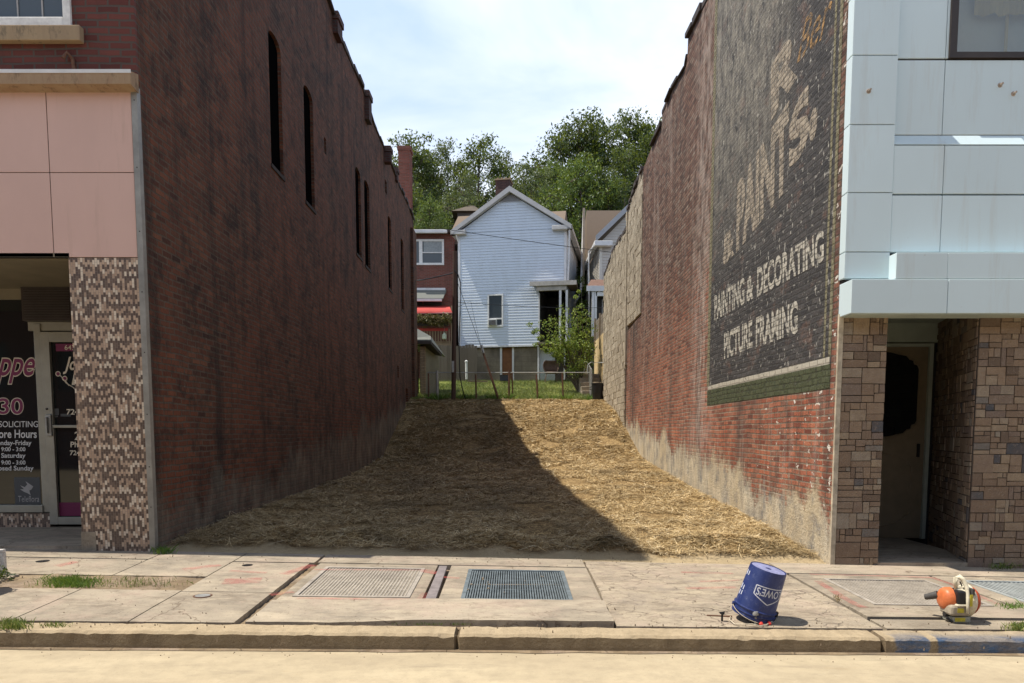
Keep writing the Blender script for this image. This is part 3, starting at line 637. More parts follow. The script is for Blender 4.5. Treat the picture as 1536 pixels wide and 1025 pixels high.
# straw stalks
def straws():
    n=150000
    u=rng.random(n); Y=7.82*np.exp(u**1.15*math.log(27.3/7.82)); X=XL+.03+(XR-XL-.06)*rng.random(n)
    # extra in tufts and drifts
    ex=[]
    for a,b,r,h in tufts:
        k=int(2600*r*h/.03); ex.append(np.stack([rng.normal(a,r*.7,k),rng.normal(b,r*.6,k)],1))
    ex=np.concatenate(ex); ex=ex[(ex[:,1]>7.78)&(ex[:,0]>XL+.02)&(ex[:,0]<XR-.02)]
    X=np.concatenate([X,ex[:,0]]); Y=np.concatenate([Y,ex[:,1]]); n=len(X)
    keep=np.array([mnoise.noise((x*1.3,y*1.3,5))>-.32 or y<8.6 for x,y in zip(X,Y)])
    front=np.array([y>7.92+.12*mnoise.noise((x*2.5,0,9)) or rng.random()<.10 for x,y in zip(X,Y)])
    k=keep&front; X=X[k]; Y=Y[k]; n=len(X)
    Z=np.array([lz(x,y)+TUFT(x,y) for x,y in zip(X,Y)])+.012+rng.random(n)*.03
    L=(.05+.16*rng.random(n)**1.6)*(1+np.clip((Y-9)/18,0,1)*.3); ang=rng.random(n)*2*math.pi; tilt=rng.normal(0,.25,n); 
    w=(.0013+.0013*rng.random(n))*(1+np.clip((Y-9)/9,0,1.6))
    dx=np.cos(ang);dy=np.sin(ang); V=np.zeros((n,6,3))
    bend=rng.normal(0,.25,n)*L
    for i,t in enumerate((-.5,0,.5)):
        cx=X+dx*L*t-dy*bend*(abs(t)*-1); cy=Y+dy*L*t+dx*bend*(abs(t)*-1); cz=Z+np.sin(tilt)*L*t+(.02*L if i==1 else 0)
        V[:,2*i]=np.stack([cx-dy*w,cy+dx*w,cz],1); V[:,2*i+1]=np.stack([cx+dy*w,cy-dx*w,cz+w*.6],1)
    V[:,:,0]=np.clip(V[:,:,0],XL+.01,XR-.01)
    V[:,:,2]=np.maximum(V[:,:,2], .1)
    b=(np.arange(n)*6)[:,None]; Fq=np.concatenate([b+np.array([[0,1,3,2]]),b+np.array([[2,3,5,4]])],1).reshape(-1,4)
    o=npmesh('straw',V.reshape(-1,3),Fq,M['straw']); tag(o,'loose dry golden straw mulch spread over the empty lot between the brick walls','straw',kind='stuff')
straws()
# --- lawn and hillside
def lawnz(X,Y): return np.interp(Y,[26,27.2,35.5,38,60,75,110],[2.5,2.68,4.02,4.3,9,19,34])+.06*mnoise.noise((X*.6,Y*.6,0))
def f_lawn(m):
    xs=np.linspace(-14,14,57); ys=np.linspace(26.4,38,46)
    g=[(X,Y,lawnz(X,Y)) for Y in ys for X in xs]; w=len(xs)
    m.add(g,[(j*w+i,j*w+i+1,(j+1)*w+i+1,(j+1)*w+i) for j in range(len(ys)-1) for i in range(w-1)])
part('lawn', M['lawn'], None, f_lawn, kind='structure', smooth='all')
def f_bank(m):   # front lip of the lawn down to the lot, outside the walls
    m.add([(-14,27.25,2.7),(XL-.2,27.25,2.7),(XL-.2,27.25,0),(-14,27.25,0)],[(0,1,2,3)])
    m.add([(XR+.2,27.25,2.7),(14,27.25,2.7),(14,27.25,0),(XR+.2,27.25,0)],[(0,1,2,3)])
part('lawn_bank', M['dirt'], None, f_bank, kind='structure')
def f_hill(m):
    xs=np.linspace(-70,70,71); ys=np.linspace(38,120,50)
    g=[(X,Y,lawnz(X,Y)+ (Y-38)*.012*abs(X)*.05+1.2*mnoise.noise((X*.08,Y*.08,2))*min(1,(Y-38)/10)) for Y in ys for X in xs]; w=len(xs)
    m.add(g,[(j*w+i,j*w+i+1,(j+1)*w+i+1,(j+1)*w+i) for j in range(len(ys)-1) for i in range(w-1)])
part('hillside', M['hillg'], None, f_hill, kind='structure', smooth='all')
def blades(name,pts,hmin,hmax,w,mat,label,cat,lean=.5,parent=None,kind='stuff'):
    n=len(pts); P_=np.array(pts); ang=rng.random(n)*6.283; h=hmin+(hmax-hmin)*rng.random(n); ln=rng.normal(0,lean,n)*h
    dx=np.cos(ang);dy=np.sin(ang); V=np.zeros((n,4,3))
    V[:,0]=P_+np.stack([-dy*w,dx*w,0*h],1); V[:,1]=P_+np.stack([dy*w,-dx*w,0*h],1)
    V[:,2]=P_+np.stack([dx*ln*.4+dy*w*.7,dy*ln*.4-dx*w*.7,h*.6],1); V[:,3]=P_+np.stack([dx*ln,dy*ln,h],1)
    b=(np.arange(n)*4)[:,None]; Fq=np.concatenate([b+np.array([[0,1,2]]),b+np.array([[0,2,3]])],1).reshape(-1,3)
    o=npmesh(name,V.reshape(-1,3),Fq,mat,parent)
    if label: tag(o,label,cat,kind=kind)
    return o
pts=[]
while len(pts)<42000:
    X=-5+9.2*random.random(); Y=27.15+8.2*random.random()**1.3
    if mnoise.noise((X*.8,Y*.8,4))>-.35+.6*random.random()-.3: pts.append((X,Y,float(lawnz(X,Y))-.01))
pts+= [(-4.9+8.8*random.random(), 27.15+.25*random.random(), 2.66) for _ in range(5000)]
blades('grass',pts,.03,.13,.006,M['gblade'],'patchy sunlit green lawn grass behind the wire fence','grass')
# ================================================================ LEFT BRICK BUILDING
def ZF(v, Y=FY): return P(768,v,Y)[2]
def XF(u, v, Y=FY): return P(u,v,Y)[0]
LB = thing('brick_building','sooty shaded brick building with arched side windows and a pink-panelled flower shop front','building',(XL-1,FY,.28))
lp = [W(u,v,XL) for u,v in ((490.5,0),(515,71),(543,133),(560,187),(582,237),(598,279),(611,307),(621.5,330))]
YE = W(622,500,XL)[0]
lp = [(y,z) for y,z in lp if y<YE]+[(YE, lp[-1][1]-.1)]
topfront = lp[0][1]+ (lp[0][0]-FY)*.11
def f_lside(m):
    poly = [(FY,-.1),(YE,-.1)]+[(y,z) for y,z in lp[::-1]]+[(FY,topfront)]
    m.prism([(XL-T,y,z) for y,z in poly],(T,0,0))
cut = MB()
LW = [((402,418),(51,240)),((455,467.5),(133,297)),((532.6,540.5),(255,377)),((546,554.5),(275,395)),((581.5,586.5),(328,430)),((601,604.5),(362,462))]
wins=[]
for (u0,u1),(vt,vb) in LW:
    y0,zt=W(u0,vt,XL); _,zb=W(u0,vb,XL); y1,_=W(u1,(vt+vb)/2,XL); y1=max(y1,y0+.62); wins.append((y0,y1,zb,zt))
    r=(y1-y0)/2; arc=[(y0+r-r*math.cos(a),zt+r*.45*math.sin(a)) for a in np.linspace(0,math.pi,9)]
    cut.prism([(XL-.24,y,z) for y,z in [(y0,zb)]+arc+[(y1,zb)]][::-1],(.5,0,0))
for (u0,u1,vt,vb) in ((577,580,268,287),(486,489,205,228),(608.5,612,582,616),(596,598,548,566)):
    y0,zt=W(u0,vt,XL); _,zb=W(u0,vb,XL); y1,_=W(u1,vt,XL)
    cut.box(XL-.22,XL+.3,y0,y1,zb,zt)
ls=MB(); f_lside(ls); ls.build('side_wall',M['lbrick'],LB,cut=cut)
for (y0,y1,zb,zt) in wins:
    w=MB(); w.box(XL-.08,XL-.055,y0+.001,y1-.001,zb+.001,zt+.001); r_=(y1-y0)/2-.001; w.prism([(XL-.08,y0+r_+.001-r_*math.cos(a),zt+.001+r_*.44*math.sin(a)) for a in np.linspace(0,math.pi,9)][::-1],(.025,0,0)); o=w.build('window',M['black'],LB)
    w=MB(); w.box(XL-.0548,XL-.047,y0+.01,y0+.03,zb,zt); w.build('frame',M['blackp'],o)
    s=MB(); s.box(XL-.10,XL+.02,y0-.03,y1+.03,zb-.06,zb-.002); s.build('window_sill',M['sillsoot'],LB)
# clay coping along the stepped roof edge
c=MB(); prof=[(FY,topfront)]+lp
for (ya,za),(yb,zb) in zip(prof,prof[1:]):
    k=max(1,int(abs(yb-ya)/.45))
    for i in range(k):
        y0=ya+(yb-ya)*i/k; y1=ya+(yb-ya)*(i+1)/k-.012; z0=za+(zb-za)*i/k; z1=za+(zb-za)*(i+1)/k
        h=.05+.09*random.random(); pr=.02+.06*random.random()
        c.hexa([(XL-T,y0,z0),(XL+pr,y0,z0),(XL+pr,y1,z1),(XL-T,y1,z1),(XL-T,y0,z0+h),(XL+pr,y0,z0+h),(XL+pr,y1,z1+h*.8),(XL-T,y1,z1+h*.8)])
c.build('coping',M['coping'],LB,bevel=.012)
def chimney(u0,u1,u2,vt,vb):
    y0,zt=W(u0,vt,XL); x1=P(u1,vt,y0)[0]; y1,zb=W(u2,vb,x1); zb-=.06
    m=MB(); m.box(XL-.42,x1-.03,y0+.03,y1-.03,zb,zt-.16); c_=m.build('chimney',M['chimd'],LB)
    m=MB(); m.box(XL-.45,x1,y0,y1,zt-.159,zt-.03); m.box(XL-.43,x1-.02,y0+.02,y1-.02,zt-.029,zt); m.build('chimney_cap',M['chimd'],c_)
chimney(498,508,516.5,15,62); chimney(546,554.5,560,134,185); chimney(575.5,587,590,218,245); chimney(592,597,599.5,250,272)
# rear and roof so that it is a solid building
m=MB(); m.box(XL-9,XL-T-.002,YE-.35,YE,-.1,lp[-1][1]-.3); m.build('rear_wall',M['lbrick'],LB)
m=MB(); m.add([(XL-9,FY+.1,topfront-.4),(XL-T,FY+.1,topfront-.4),(XL-T,YE-.1,lp[-1][1]-.4),(XL-9,YE-.1,lp[-1][1]-.4)],[(0,1,2,3)]); m.build('roof',M['coping'],LB)
# narrow corner strip at the very end of the wall
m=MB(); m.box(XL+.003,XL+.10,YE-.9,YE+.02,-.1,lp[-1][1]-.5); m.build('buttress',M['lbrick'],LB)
# ---- street front
x100=XF(112,40); zsill=ZF(47); zhead=zsill+1.7
m=MB(); m.box(x100,XL,FY-.04,FY,ZF(120),topfront+.02); m.box(-9,x100,FY-.04,FY,ZF(120),ZF(70)); m.box(-9,x100-1.35,FY-.04,FY,ZF(69.9),topfront); m.box(x100-1.35,x100-.001,FY-.04,FY,zhead,topfront)
m.box(x100-1.35,x100,FY-.04,FY,ZF(70),ZF(60))
m.build('front_wall',M['fbrick'],LB)
m=MB(); m.box(x100-1.5,XF(130,60),FY-.12,FY-.041,ZF(70),zsill); m.build('window_sill',M['sill'],LB,bevel=.008)
m=MB(); fw=.075
a,b,z0,z1=x100-1.35,x100,zsill,zhead
m.box(a,a+fw,FY-.07,FY+.05,z0,z1); m.box(b-fw,b,FY-.07,FY+.05,z0,z1); m.box(a+fw,b-fw,FY-.07,FY+.05,z0,z0+.10); m.box(a+fw,b-fw,FY-.07,FY+.05,z1-fw,z1)
wf=m.build('upper_window',M['white'],LB,bevel=.006)
m=MB(); m.box(a+fw,b-fw,FY+.0,FY+.01,z0+.1,z1-fw); m.build('pane',M['glass2'],wf)
m=MB()
for u in (-8,27,64): x=XF(u,10); m.box(x-.007,x+.007,FY-.01,FY-.0015,z0+.1,z1-fw)
m.box(a+fw,b-fw,FY-.016,FY-.011,z0+.55,z0+.57); m.box(a+fw,b-fw,FY-.02,FY-.0015,z0+.1,z0+.125)
m.each('glazing_bar',M['trimg'],wf)
# cornice
zc0,zc1=ZF(132,FY-.16),ZF(108,FY-.16)
m=MB(); m.prism([(-9,FY-.06,zc0),(-9,FY-.20,zc0+.02),(-9,FY-.20,zc1-.025),(-9,FY-.16,zc1),(-9,FY-.041,zc1+.03),(-9,FY-.041,zc0)],(XL+.015+9-.0,0,0)); m.build('cornice',M['cornice'],LB)
m=MB(); m.box(-9,XL+.02,FY-.207,FY-.2005,zc1-.03,zc1+.004); m.build('flashing',M['trimw'],LB)
# stubs on the wall above the cornice
p=P(107,95,FY-.05); m=MB(); m.tube([(p[0]+.03,FY-.05,zc1+.0),(p[0]+.02,FY-.06,zc1+.17),(p[0]-.02,FY-.08,zc1+.22),(p[0]-.05,FY-.10,zc1+.16)],.018,8); m.build('pipe_stub',M['rust'],LB,smooth=True)
# pink panels
xs=[-9,XF(-150,262),XF(80,262),XL-.055]; zr=[ZF(388),ZF(262),ZF(130)]
m=MB()
for i in range(3):
    for j in range(2): m.box(xs[i]+.004,xs[i+1]-.004,FY-.06,FY-.0,zr[j]+.003*(j),zr[j+1]-.004*(1-j))
m.build('fascia_panel',M['pink'],LB,bevel=.003)
m=MB(); m.box(-9,XL-.056,FY-.052,FY-.001,zr[0],zr[2]-.002); m.build('panel_joint',M['darkframe'],LB)
# corner strip
m=MB(); m.box(XL-.052,XL+.006,FY-.07,FY+.0,.2,ZF(134)); m.build('corner_strip',M['metaltrim'],LB)
m=MB()
for v in (155,255,350,440,530,622,700,760): m.lathe([(.007,0),(.005,-.004)],(XL-.022,FY-.07,ZF(v)),8,axis='y')
m.each('rivet',M['darkframe'],LB)
# mosaic pier
pxl=XF(118,600)
m=MB(); m.box(pxl,XL-.053,FY-.058,FY+.30,.2,ZF(389)); pr=m.build('mosaic_pier',M['mosaic'],LB)
m=MB(); m.box(pxl-.006,pxl+.145,FY-.066,FY-.0595,.2,ZF(797)); m.build('cement_patch',M['concrete'],pr)
# shop recess
SY=9.3
def sq(u,v,d=0): return P(u,v,SY-d)
zfl=sq(0,790)[2]
m=MB(); m.box(-9,pxl+.01,FY-.06,SY+.1,ZF(388)-.0,ZF(388)+.04); m.box(-9,pxl,SY-.25,SY+.05,sq(0,428)[2],ZF(388)-.001); m.build('recess_soffit',M['soffit'],LB)
m=MB(); m.box(-9,pxl+.05,FY-.02,SY+.2,zfl-.3,zfl); m.build('entry_floor',M['darkfloor'] if 'darkfloor' in M else M['concrete'],LB)
m=MB(); m.box(pxl,pxl+.12,FY+.301,SY+.2,zfl,ZF(388)); m.build('recess_wall',M['lbrick'],LB)
m=MB(); m.box(-9,pxl,SY+.06,SY+.10,zfl,ZF(388)); m.build('shop_interior',M['black'],LB)
u2x=lambda u: sq(u,600)[0]
zb=sq(0,757)[2]; zk=sq(0,768)[2]; zt2=sq(0,487)[2]; zt3=sq(0,425)[2]
m=MB(); m.box(-9,u2x(70),SY-.06,SY+.05,zfl,zk-.01); m.build('kick_panel',M['mosaic'],LB)
m=MB(); m.box(-9,u2x(61),SY-.08,SY+.05,zk,zb); m.box(u2x(60),u2x(70),SY-.06,SY+.05,zk,zt2); m.box(-9,u2x(70),SY-.05,SY+.05,zt3-.05,zt3)
wf=m.build('shop_window',M['alum'],LB,bevel=.005)
m=MB(); m.box(-9,u2x(60),SY-.0,SY+.012,zb,zt3-.05); m.build('pane',M['glass'],wf)
m=MB(); m.box(-9,u2x(49),SY-.02,SY-.001,sq(0,450)[2],zt3-.05); m.build('transom_reflection',M['soffit'],wf)  # opaque pale panel stands in for the reflection in the transom glass
m=MB(); a0,a1=u2x(51),u2x(125); zz0=sq(0,484)[2]; zz1=sq(0,428)[2]
m.box(a0,a1,SY-.14,SY+.04,zz0,zz1); 
for i in range(14): z=zz0+.03+(zz1-zz0-.06)*i/13; m.box(a0+.03,a1-.03,SY-.15,SY-.1401,z,z+.012)
m.build('dark_louvre',M['darkframe'],LB)
m=MB(); m.box(a0,pxl,SY-.04,SY+.04,sq(0,497)[2],zz0-.002); m.build('door_header',M['alum'],LB)
# lettering on the shop window
def lay(m,body,u0,u1,vb,vt,d=.004,off=0,shear=0,Y=SY,mi=0):
    fn=quadmap(P(u0,vb,Y-d),P(u1,vb,Y-d),P(u0,vt,Y-d),P(u1,vt,Y-d)); textmap(m,body,fn,off,shear,mi)
L1=[("Shoppe",-56,52,575,526,.35),("30",-1,34,621,598,0)]
m=MB()
for b,u0,u1,vb,vt,sh in L1: lay(m,b,u0,u1,vb,vt,.003,.042,sh)
m.build('script_outline',M['creamv'],wf)
m=MB()
for b,u0,u1,vb,vt,sh in L1: lay(m,b,u0,u1,vb,vt,.006,.012,sh)
m.build('script_lettering',M['wine'],wf)
m=MB()
lay(m,"NO SOLICITING",-22,57,641,632,.004,.004)
for b,u0,u1,vb,vt in (("Store Hours",-12,55,657,645),("Monday-Friday",-12,47,670,661),("9:00 - 3:00",2,38,677,671),("Saturday",2,38,689,680),("9:00 - 3:00",2,38,697,691),("Closed Sunday",-12,50,708,699)): lay(m,b,u0,u1,vb,vt,.004,.018)
m.build('hours_lettering',M['whitev'],wf)
m=MB(); a=P(23,757,SY-.003); b=P(59.5,716,SY-.003); m.box(a[0],b[0],SY-.003,SY-.002,a[2]+.005,b[2]); st=m.build('window_sticker',M['greyv'],wf)
m=MB(); bird=[(30,728),(37,731),(41,727),(38,722),(44,726),(50,730),(47,735),(44,736),(46,743),(41,740),(36,738),(30,734),(36,734)]
m.add([P(u,v,SY-.006) for u,v in bird],[tuple(range(len(bird)))[::-1]]); lay(m,"Teleflora",27,59,753,744,.006)
m.build('sticker_print',M['trimg'],wf)
# glass door
dx0,dx1=u2x(70.5),u2x(184); dzt=sq(0,499)[2]; dzb=sq(0,786)[2]
m=MB(); s0=u2x(83); 
m.box(dx0,s0,SY-.07,SY+.0,dzb,dzt); m.box(dx1-.1,dx1,SY-.07,SY+.0,dzb,dzt); m.box(s0,dx1-.1,SY-.07,SY,sq(0,514)[2],dzt); m.box(s0,dx1-.1,SY-.07,SY,dzb,sq(0,775)[2]); m.box(s0,dx1-.1,SY-.09,SY-.06,sq(0,642)[2],sq(0,638)[2])
dr=m.build('shop_door',M['alum'],LB,bevel=.004)
m=MB(); m.box(s0,dx1-.1,SY-.03,SY-.02,sq(0,775)[2],sq(0,514)[2]); m.build('pane',M['glass'],dr)
m=MB(); a=u2x(74.5); m.box(a,u2x(82),SY-.10,SY-.071,sq(0,654)[2],sq(0,622)[2]); m.box(a+.01,a+.03,SY-.13,SY-.10,sq(0,650)[2],sq(0,626)[2]); m.build('handle',M['galv'],dr,bevel=.006)
m=MB(); m.lathe([(.014,0),(.012,-.012)],(u2x(75),SY-.07,sq(0,614)[2]),12,axis='y'); m.build('lock',M['darkframe'],dr)
YD=SY-.034
def pd(u,v): return P(u,v,YD)
m=MB(); a=pd(84,527); b=pd(150,516); m.box(a[0],b[0],YD,YD+.003,a[2],b[2]); a=pd(84,774); b=pd(150,754); m.box(a[0],b[0],YD,YD+.003,a[2],b[2]); m.each('wine_band',M['wine'],dr)
m=MB()
for b,u0,u1,vb,vt,off,sh in (("643 M",97,123,525,518,.01,0),("Jo",95,115,561,536,.02,.35),("D",108,122,577,554,.02,.35),("724-3",100,128,622,614,.02,0),("24",112,127,660,648,.01,0),("Pho",106,124,671,663,.02,0),("724-5",105,128,683,676,.02,0)): lay(m,b,u0,u1,vb,vt,.005,off,sh,YD)
for u,v in ((80+7,561),(80+17,568)): 
    c0=P(u,v,YD-.005); n=14; m.add([c0]+[c0+Vector((.033*math.cos(6.283*i/n),0,.033*math.sin(6.283*i/n))) for i in range(n)],[(0,i+1,(i+1)%n+1) for i in range(n)])
m.tube([pd(90,562)+Vector((0,-.006,0)),pd(100,575)+Vector((0,-.006,0)),pd(110,581)+Vector((0,-.006,0)),pd(121,592)+Vector((0,-.006,0))],.006,5)
m.tube([pd(98,570)+Vector((0,-.006,0)),pd(104,579)+Vector((0,-.006,0))],.005,5)
m.each('door_lettering',M['creamv'],dr)
m=MB()
for u,v in ((87,561),(97,568)):
    c0=P(u,v,YD-.007); n=14; m.add([c0]+[c0+Vector((.022*math.cos(6.283*i/n),0,.022*math.sin(6.283*i/n))) for i in range(n)],[(0,i+1,(i+1)%n+1) for i in range(n)])
m.each('flower_centre',M['wine'],dr)
m=MB()
for u0,u1,vb,vt in ((82,88,623,613),(82,87,626,624),(91,106,625,621)): a=pd(u0,vb); b=pd(u1,vt); m.box(a[0],b[0],YD-.001,YD+.002,a[2],b[2])
m.each('door_sticker',M['greyv'],dr)

# ================================================================ RIGHT BUILDING
RB = thing('painted_sign_building','brick building with a faded black painted wall sign, blue-white panelled front and stone entrance','building',(XR+1,FY,.13))
rp=[W(u,v,XR) for u,v in ((1061,0),(1053,16),(1041,41),(1032,59),(1031,85),(1028,102),(1009,135),(993,173),(992.5,190),(978,220),(963.5,256))]
Y1=W(963.5,380,XR)[0]; Y2=W(940,560,XR)[0]; Y3=W(906,598,XR)[0]; ZJ=W(963,470,XR)[1]
tfr=rp[0][1]+(rp[0][0]-FY)*.10
mono=[rp[0]]
for y,z in rp[1:]: mono.append((max(y,mono[-1][0]+.01),z))
rp=mono
def f_rside(m):
    poly=[(FY,-.1),(Y2,-.1),(Y2,ZJ-.15),(Y1,ZJ)]+[(Y1,rp[-1][1])]+[(y,z) for y,z in rp[::-1] if y<Y1-.02]+[(FY,tfr)]
    m.prism([(XR,y,z) for y,z in poly][::-1],(T,0,0))
rs=MB(); f_rside(rs); side=rs.build('side_wall',M['rbrick'],RB)
c=MB(); prof=[(FY,tfr)]+[(y,z) for y,z in rp if y<Y1]
for (ya,za),(yb,zb) in zip(prof,prof[1:]):
    k=max(1,int(abs(yb-ya)/.4))
    for i in range(k):
        y0=ya+(yb-ya)*i/k; y1=ya+(yb-ya)*(i+1)/k-.012; z0=za+(zb-za)*i/k; z1=za+(zb-za)*(i+1)/k
        if y1-y0<.03: continue
        h=.04+.11*random.random(); pr=.01+.07*random.random()
        c.hexa([(XR-pr,y0,z0),(XR+T,y0,z0),(XR+T,y1,z1),(XR-pr,y1,z1),(XR-pr,y0,z0+h),(XR+T,y0,z0+h),(XR+T,y1,z1+h),(XR-pr,y1,z1+h)])
c.build('coping',M['coping'],RB,bevel=.012)
# painted sign
ysl=W(1065.5,450,XR)[0]; ysr=W(1246,560,XR)[0]; zs0=(W(1063,606,XR)[1]+W(1243,587,XR)[1])/2
def sheet(m,ya,yb,za,zb,d,n=1): m.box(XR-d,XR-d+.0012,min(ya,yb),max(ya,yb),za,zb)
m=MB(); sheet(m,ysr,ysl,zs0,8.9,.003); sg=m.build('painted_sign',M['sign'],RB)
zw0=(W(1065,585.4,XR)[1]+W(1232.6,548.5,XR)[1])/2; zw1=(W(1066,577.5,XR)[1]+W(1240,538,XR)[1])/2
m=MB(); sheet(m,ysr+.03,ysl,zw0,zw1,.005); m.build('stripe',M['stripe'],sg)
m=MB(); sheet(m,ysr,ysl+.05,zs0,zw0-.001,.005); m.build('green_band',M['green'],sg)
m=MB(); sheet(m,ysr+.0,ysr+.07,zw1,8.9,.005); sheet(m,ysr+.15,ysr+.20,zw1,8.9,.005); sheet(m,ysl-.06,ysl+.10,zw1,8.9,.005); m.each('border_line',M['olive'],sg)
def wl(m,body,bl,br,tl,tr,d=.007,off=.03,shear=0):
    q=[]
    for (u,v) in (bl,br,tl,tr): y,z=W(u,v,XR); q.append((XR-d,y,z))
    textmap(m,body,quadmap(*q),off,shear)
m=MB()
wl(m,"PAINTING",(1072.5,480),(1117,455),(1072.5,445),(1117,417))
m.build('lettering',M['letter'],sg) if False else None
wl(m,"&",(1121,452),(1130,447),(1121,418),(1130,412))
wl(m,"DECORATING",(1137,444),(1236,390),(1137,403),(1236,346))
m.build('lettering',M['letter'],sg); m=MB()
wl(m,"PICTURE",(1087,538),(1129,520),(1087,501),(1129,481)); wl(m,"FRAMING",(1135,520),(1197,498),(1135,478),(1197,452))
m.build('lettering',M['letter'],sg)
m=MB()
wl(m,"&",(1086,398),(1100,382),(1085,358),(1101,338),off=.04)
wl(m,"PAINT",(1106,372),(1182,274),(1107,282),(1183,160),off=.05)
m.build('large_lettering',M['bigletter'],sg); m=MB()
wl(m,"S",(1187,250),(1211,215),(1187,178),(1212,128),off=.05)
wl(m,".",(1216,208),(1224,198),(1216,180),(1225,164))
m.build('large_lettering',M['bigletter'],sg); m=MB()
wl(m,"R",(1160,172),(1191,120),(1160,100),(1195,38),off=.05)
m.build('large_lettering',M['bigletter'],sg)
m=MB(); wl(m,"Ber",(1196,96),(1246,48),(1203,36),(1252,-26),off=.0,shear=.3); m.build('script_lettering',M['orange'],sg)
# tar drips / rest of building
m=MB(); m.box(XR+T+.002,XR+9,Y1-.4,Y1-.05,0,7.5); m.build('rear_wall',M['rbrick'],RB)
m=MB(); m.add([(XR+.1,FY+.1,tfr-.4),(XR+9,FY+.1,tfr-.4),(XR+9,Y1-.1,rp[-1][1]-.4),(XR+.1,Y1-.1,rp[-1][1]-.4)],[(0,1,2,3)]); m.build('roof',M['coping'],RB)
# ---- upper front panels
Ym=FY-.06; Yl=FY-.12; Yp=FY-.13
def zv(v,Y): return P(768,v,Y)[2]
xp0=XR-.012; xp1=P(1343,187,Yp)[0]; xm=P(1413,203,Ym)[0]; xw=P(1424,60,Ym)[0]; XE=8.5
m=MB()
zz=[zv(v,Yp) for v in (418,378,289,187,83,-8)]
for a,b in zip(zz,zz[1:]): m.box(xp0,xp1,Yp,FY+.0,a+.004,b-.004)
m.box(xp0,xp1-.01,Ym,FY,zv(-8,Yp)+.004,8.6)
for (v0,v1) in ((203,90),):
    m.box(xp1+.004,xm-.003,Ym,FY,zv(v0,Ym)+.004,zv(v1,Ym)-.003); m.box(xm+.003,XE,Ym,FY,zv(v0,Ym)+.004,zv(v1,Ym)-.003)
m.box(xp1+.004,xm-.003,Ym,FY,zv(88,Ym)+.003,7.9); m.box(xm+.003,xw,Ym,FY,zv(88,Ym)+.003,7.9)
for (v0,v1) in ((378,293),(291,218)):
    m.box(xp1+.004,xm-.003,Yl,FY,zv(v0,Yl)+.002,zv(v1,Yl)-.002); m.box(xm+.003,XE,Yl,FY,zv(v0,Yl)+.002,zv(v1,Yl)-.002)
m.build('enamel_panel',M['panel'],RB,bevel=.004)
m=MB(); m.box(XR+.003,XE,FY-.04,FY-.001,zv(470,FY),zv(90,FY)); m.box(XR+.003,xw-.01,FY-.04,FY-.001,zv(90,FY)+.001,8.6); m.build('panel_joint',M['darkframe'],RB)
za,zb=zv(217,Yl),zv(203.5,Ym)
m=MB(); m.add([(xp1+.002,Yl-.004,za-.0),(XE,Yl-.004,za-.0),(XE,Ym+.001,zb),(xp1+.002,Ym+.001,zb),(xp1+.002,Ym+.02,za),(XE,Ym+.02,za)],[(0,1,2,3),(0,4,5,1)]); m.build('sloping_ledge',M['panel'],RB)
Y2b=FY-.27; Y1b=FY-.25
m=MB(); xb2=P(1335,400,FY-.15)[0]
m.box(xb2,xm-.002,Y2b,Ym,zv(418,Y2b),zv(379,Y2b)); m.box(xm+.0,XE,Y2b,Ym,zv(418,Y2b),zv(379,Y2b)); m.build('upper_fascia',M['panel'],RB,bevel=.005)
m=MB(); xj=P(1421,440,Y2b)[0]; zz0=zv(470,FY-.28); zz1=zv(419,FY-.28)
m.box(XR-.0,xj-.003,FY-.28,FY-.001,zz0,zz1); m.box(xj+.003,XE,FY-.28,FY-.001,zz0,zz1); m.build('canopy_fascia',M['panel'],RB,bevel=.005)
# rusted fixing stubs
def stub(u,v,Y):
    p=P(u,v,Y); m=MB(); m.tube([p+Vector((0,.02,0)),p+Vector((0,-.045,0))],.011,8); m.lathe([(.024,0),(.02,-.005)],p,12,axis='y'); m.build('fixing_stub',plain('painted_stub',(.40,.33,.27),.7,.3,40),RB,smooth=True)
stub(1303,137,Yp); stub(1520,141,Ym); stub(1500,128,Ym)
# upper window
wz=zv(88,Ym); m=MB(); x0=xw; x1=XE-.3
m.box(x0,x0+.07,Ym-.02,FY+.08,wz,8.2); m.box(x0+.07,x1,Ym-.02,FY+.08,wz,wz+.055); 
wf=m.build('upper_window',M['darkframe'],RB)
def mat_clear():
    n=NT('clear_glass'); g=n.n('ShaderNodeBsdfGlossy'); g.inputs['Roughness'].default_value=.02; tr=n.n('ShaderNodeBsdfTransparent'); tr.inputs[0].default_value=(.75,.78,.76,1)
    mm=n.n('ShaderNodeMixShader'); mm.inputs[0].default_value=.10; n.t.links.new(tr.outputs[0],mm.inputs[1]); n.t.links.new(g.outputs[0],mm.inputs[2]); return n.end(mm.outputs[0])
M['clear']=mat_clear()
m=MB(); m.box(x0+.07,x1,FY+.0,FY+.008,wz+.055,8.2); m.build('pane',M['clear'],wf)
m=MB(); m.box(x0+.02,x1,FY+.14,FY+.16,wz,8.2); m.build('blind',plain('pale_blind',(.50,.50,.47),.8,.08,3),wf)
def f_curt(m):
    xa=P(1461,40,FY+.06)[0]; n=40; zlo=zv(22,FY+.06)
    for i in range(n):
        a=xa+i*.05; b=a+.05
        y0=FY+.07+.02*math.sin(i*1.3); y1=FY+.07+.02*math.sin((i+1)*1.3); m.add([(a,y0,zlo+.015*math.sin(i*2.1)),(b,y1,zlo+.015*math.sin((i+1)*2.1)),(b,y1,8.2),(a,y0,8.2)],[(0,1,2,3)])
    xa=P(1512,40,FY+.06)[0]; m.box(xa,xa+.03,FY+.1,FY+.11,wz,8.2)
part('curtain',M['curtain'],wf,f_curt)
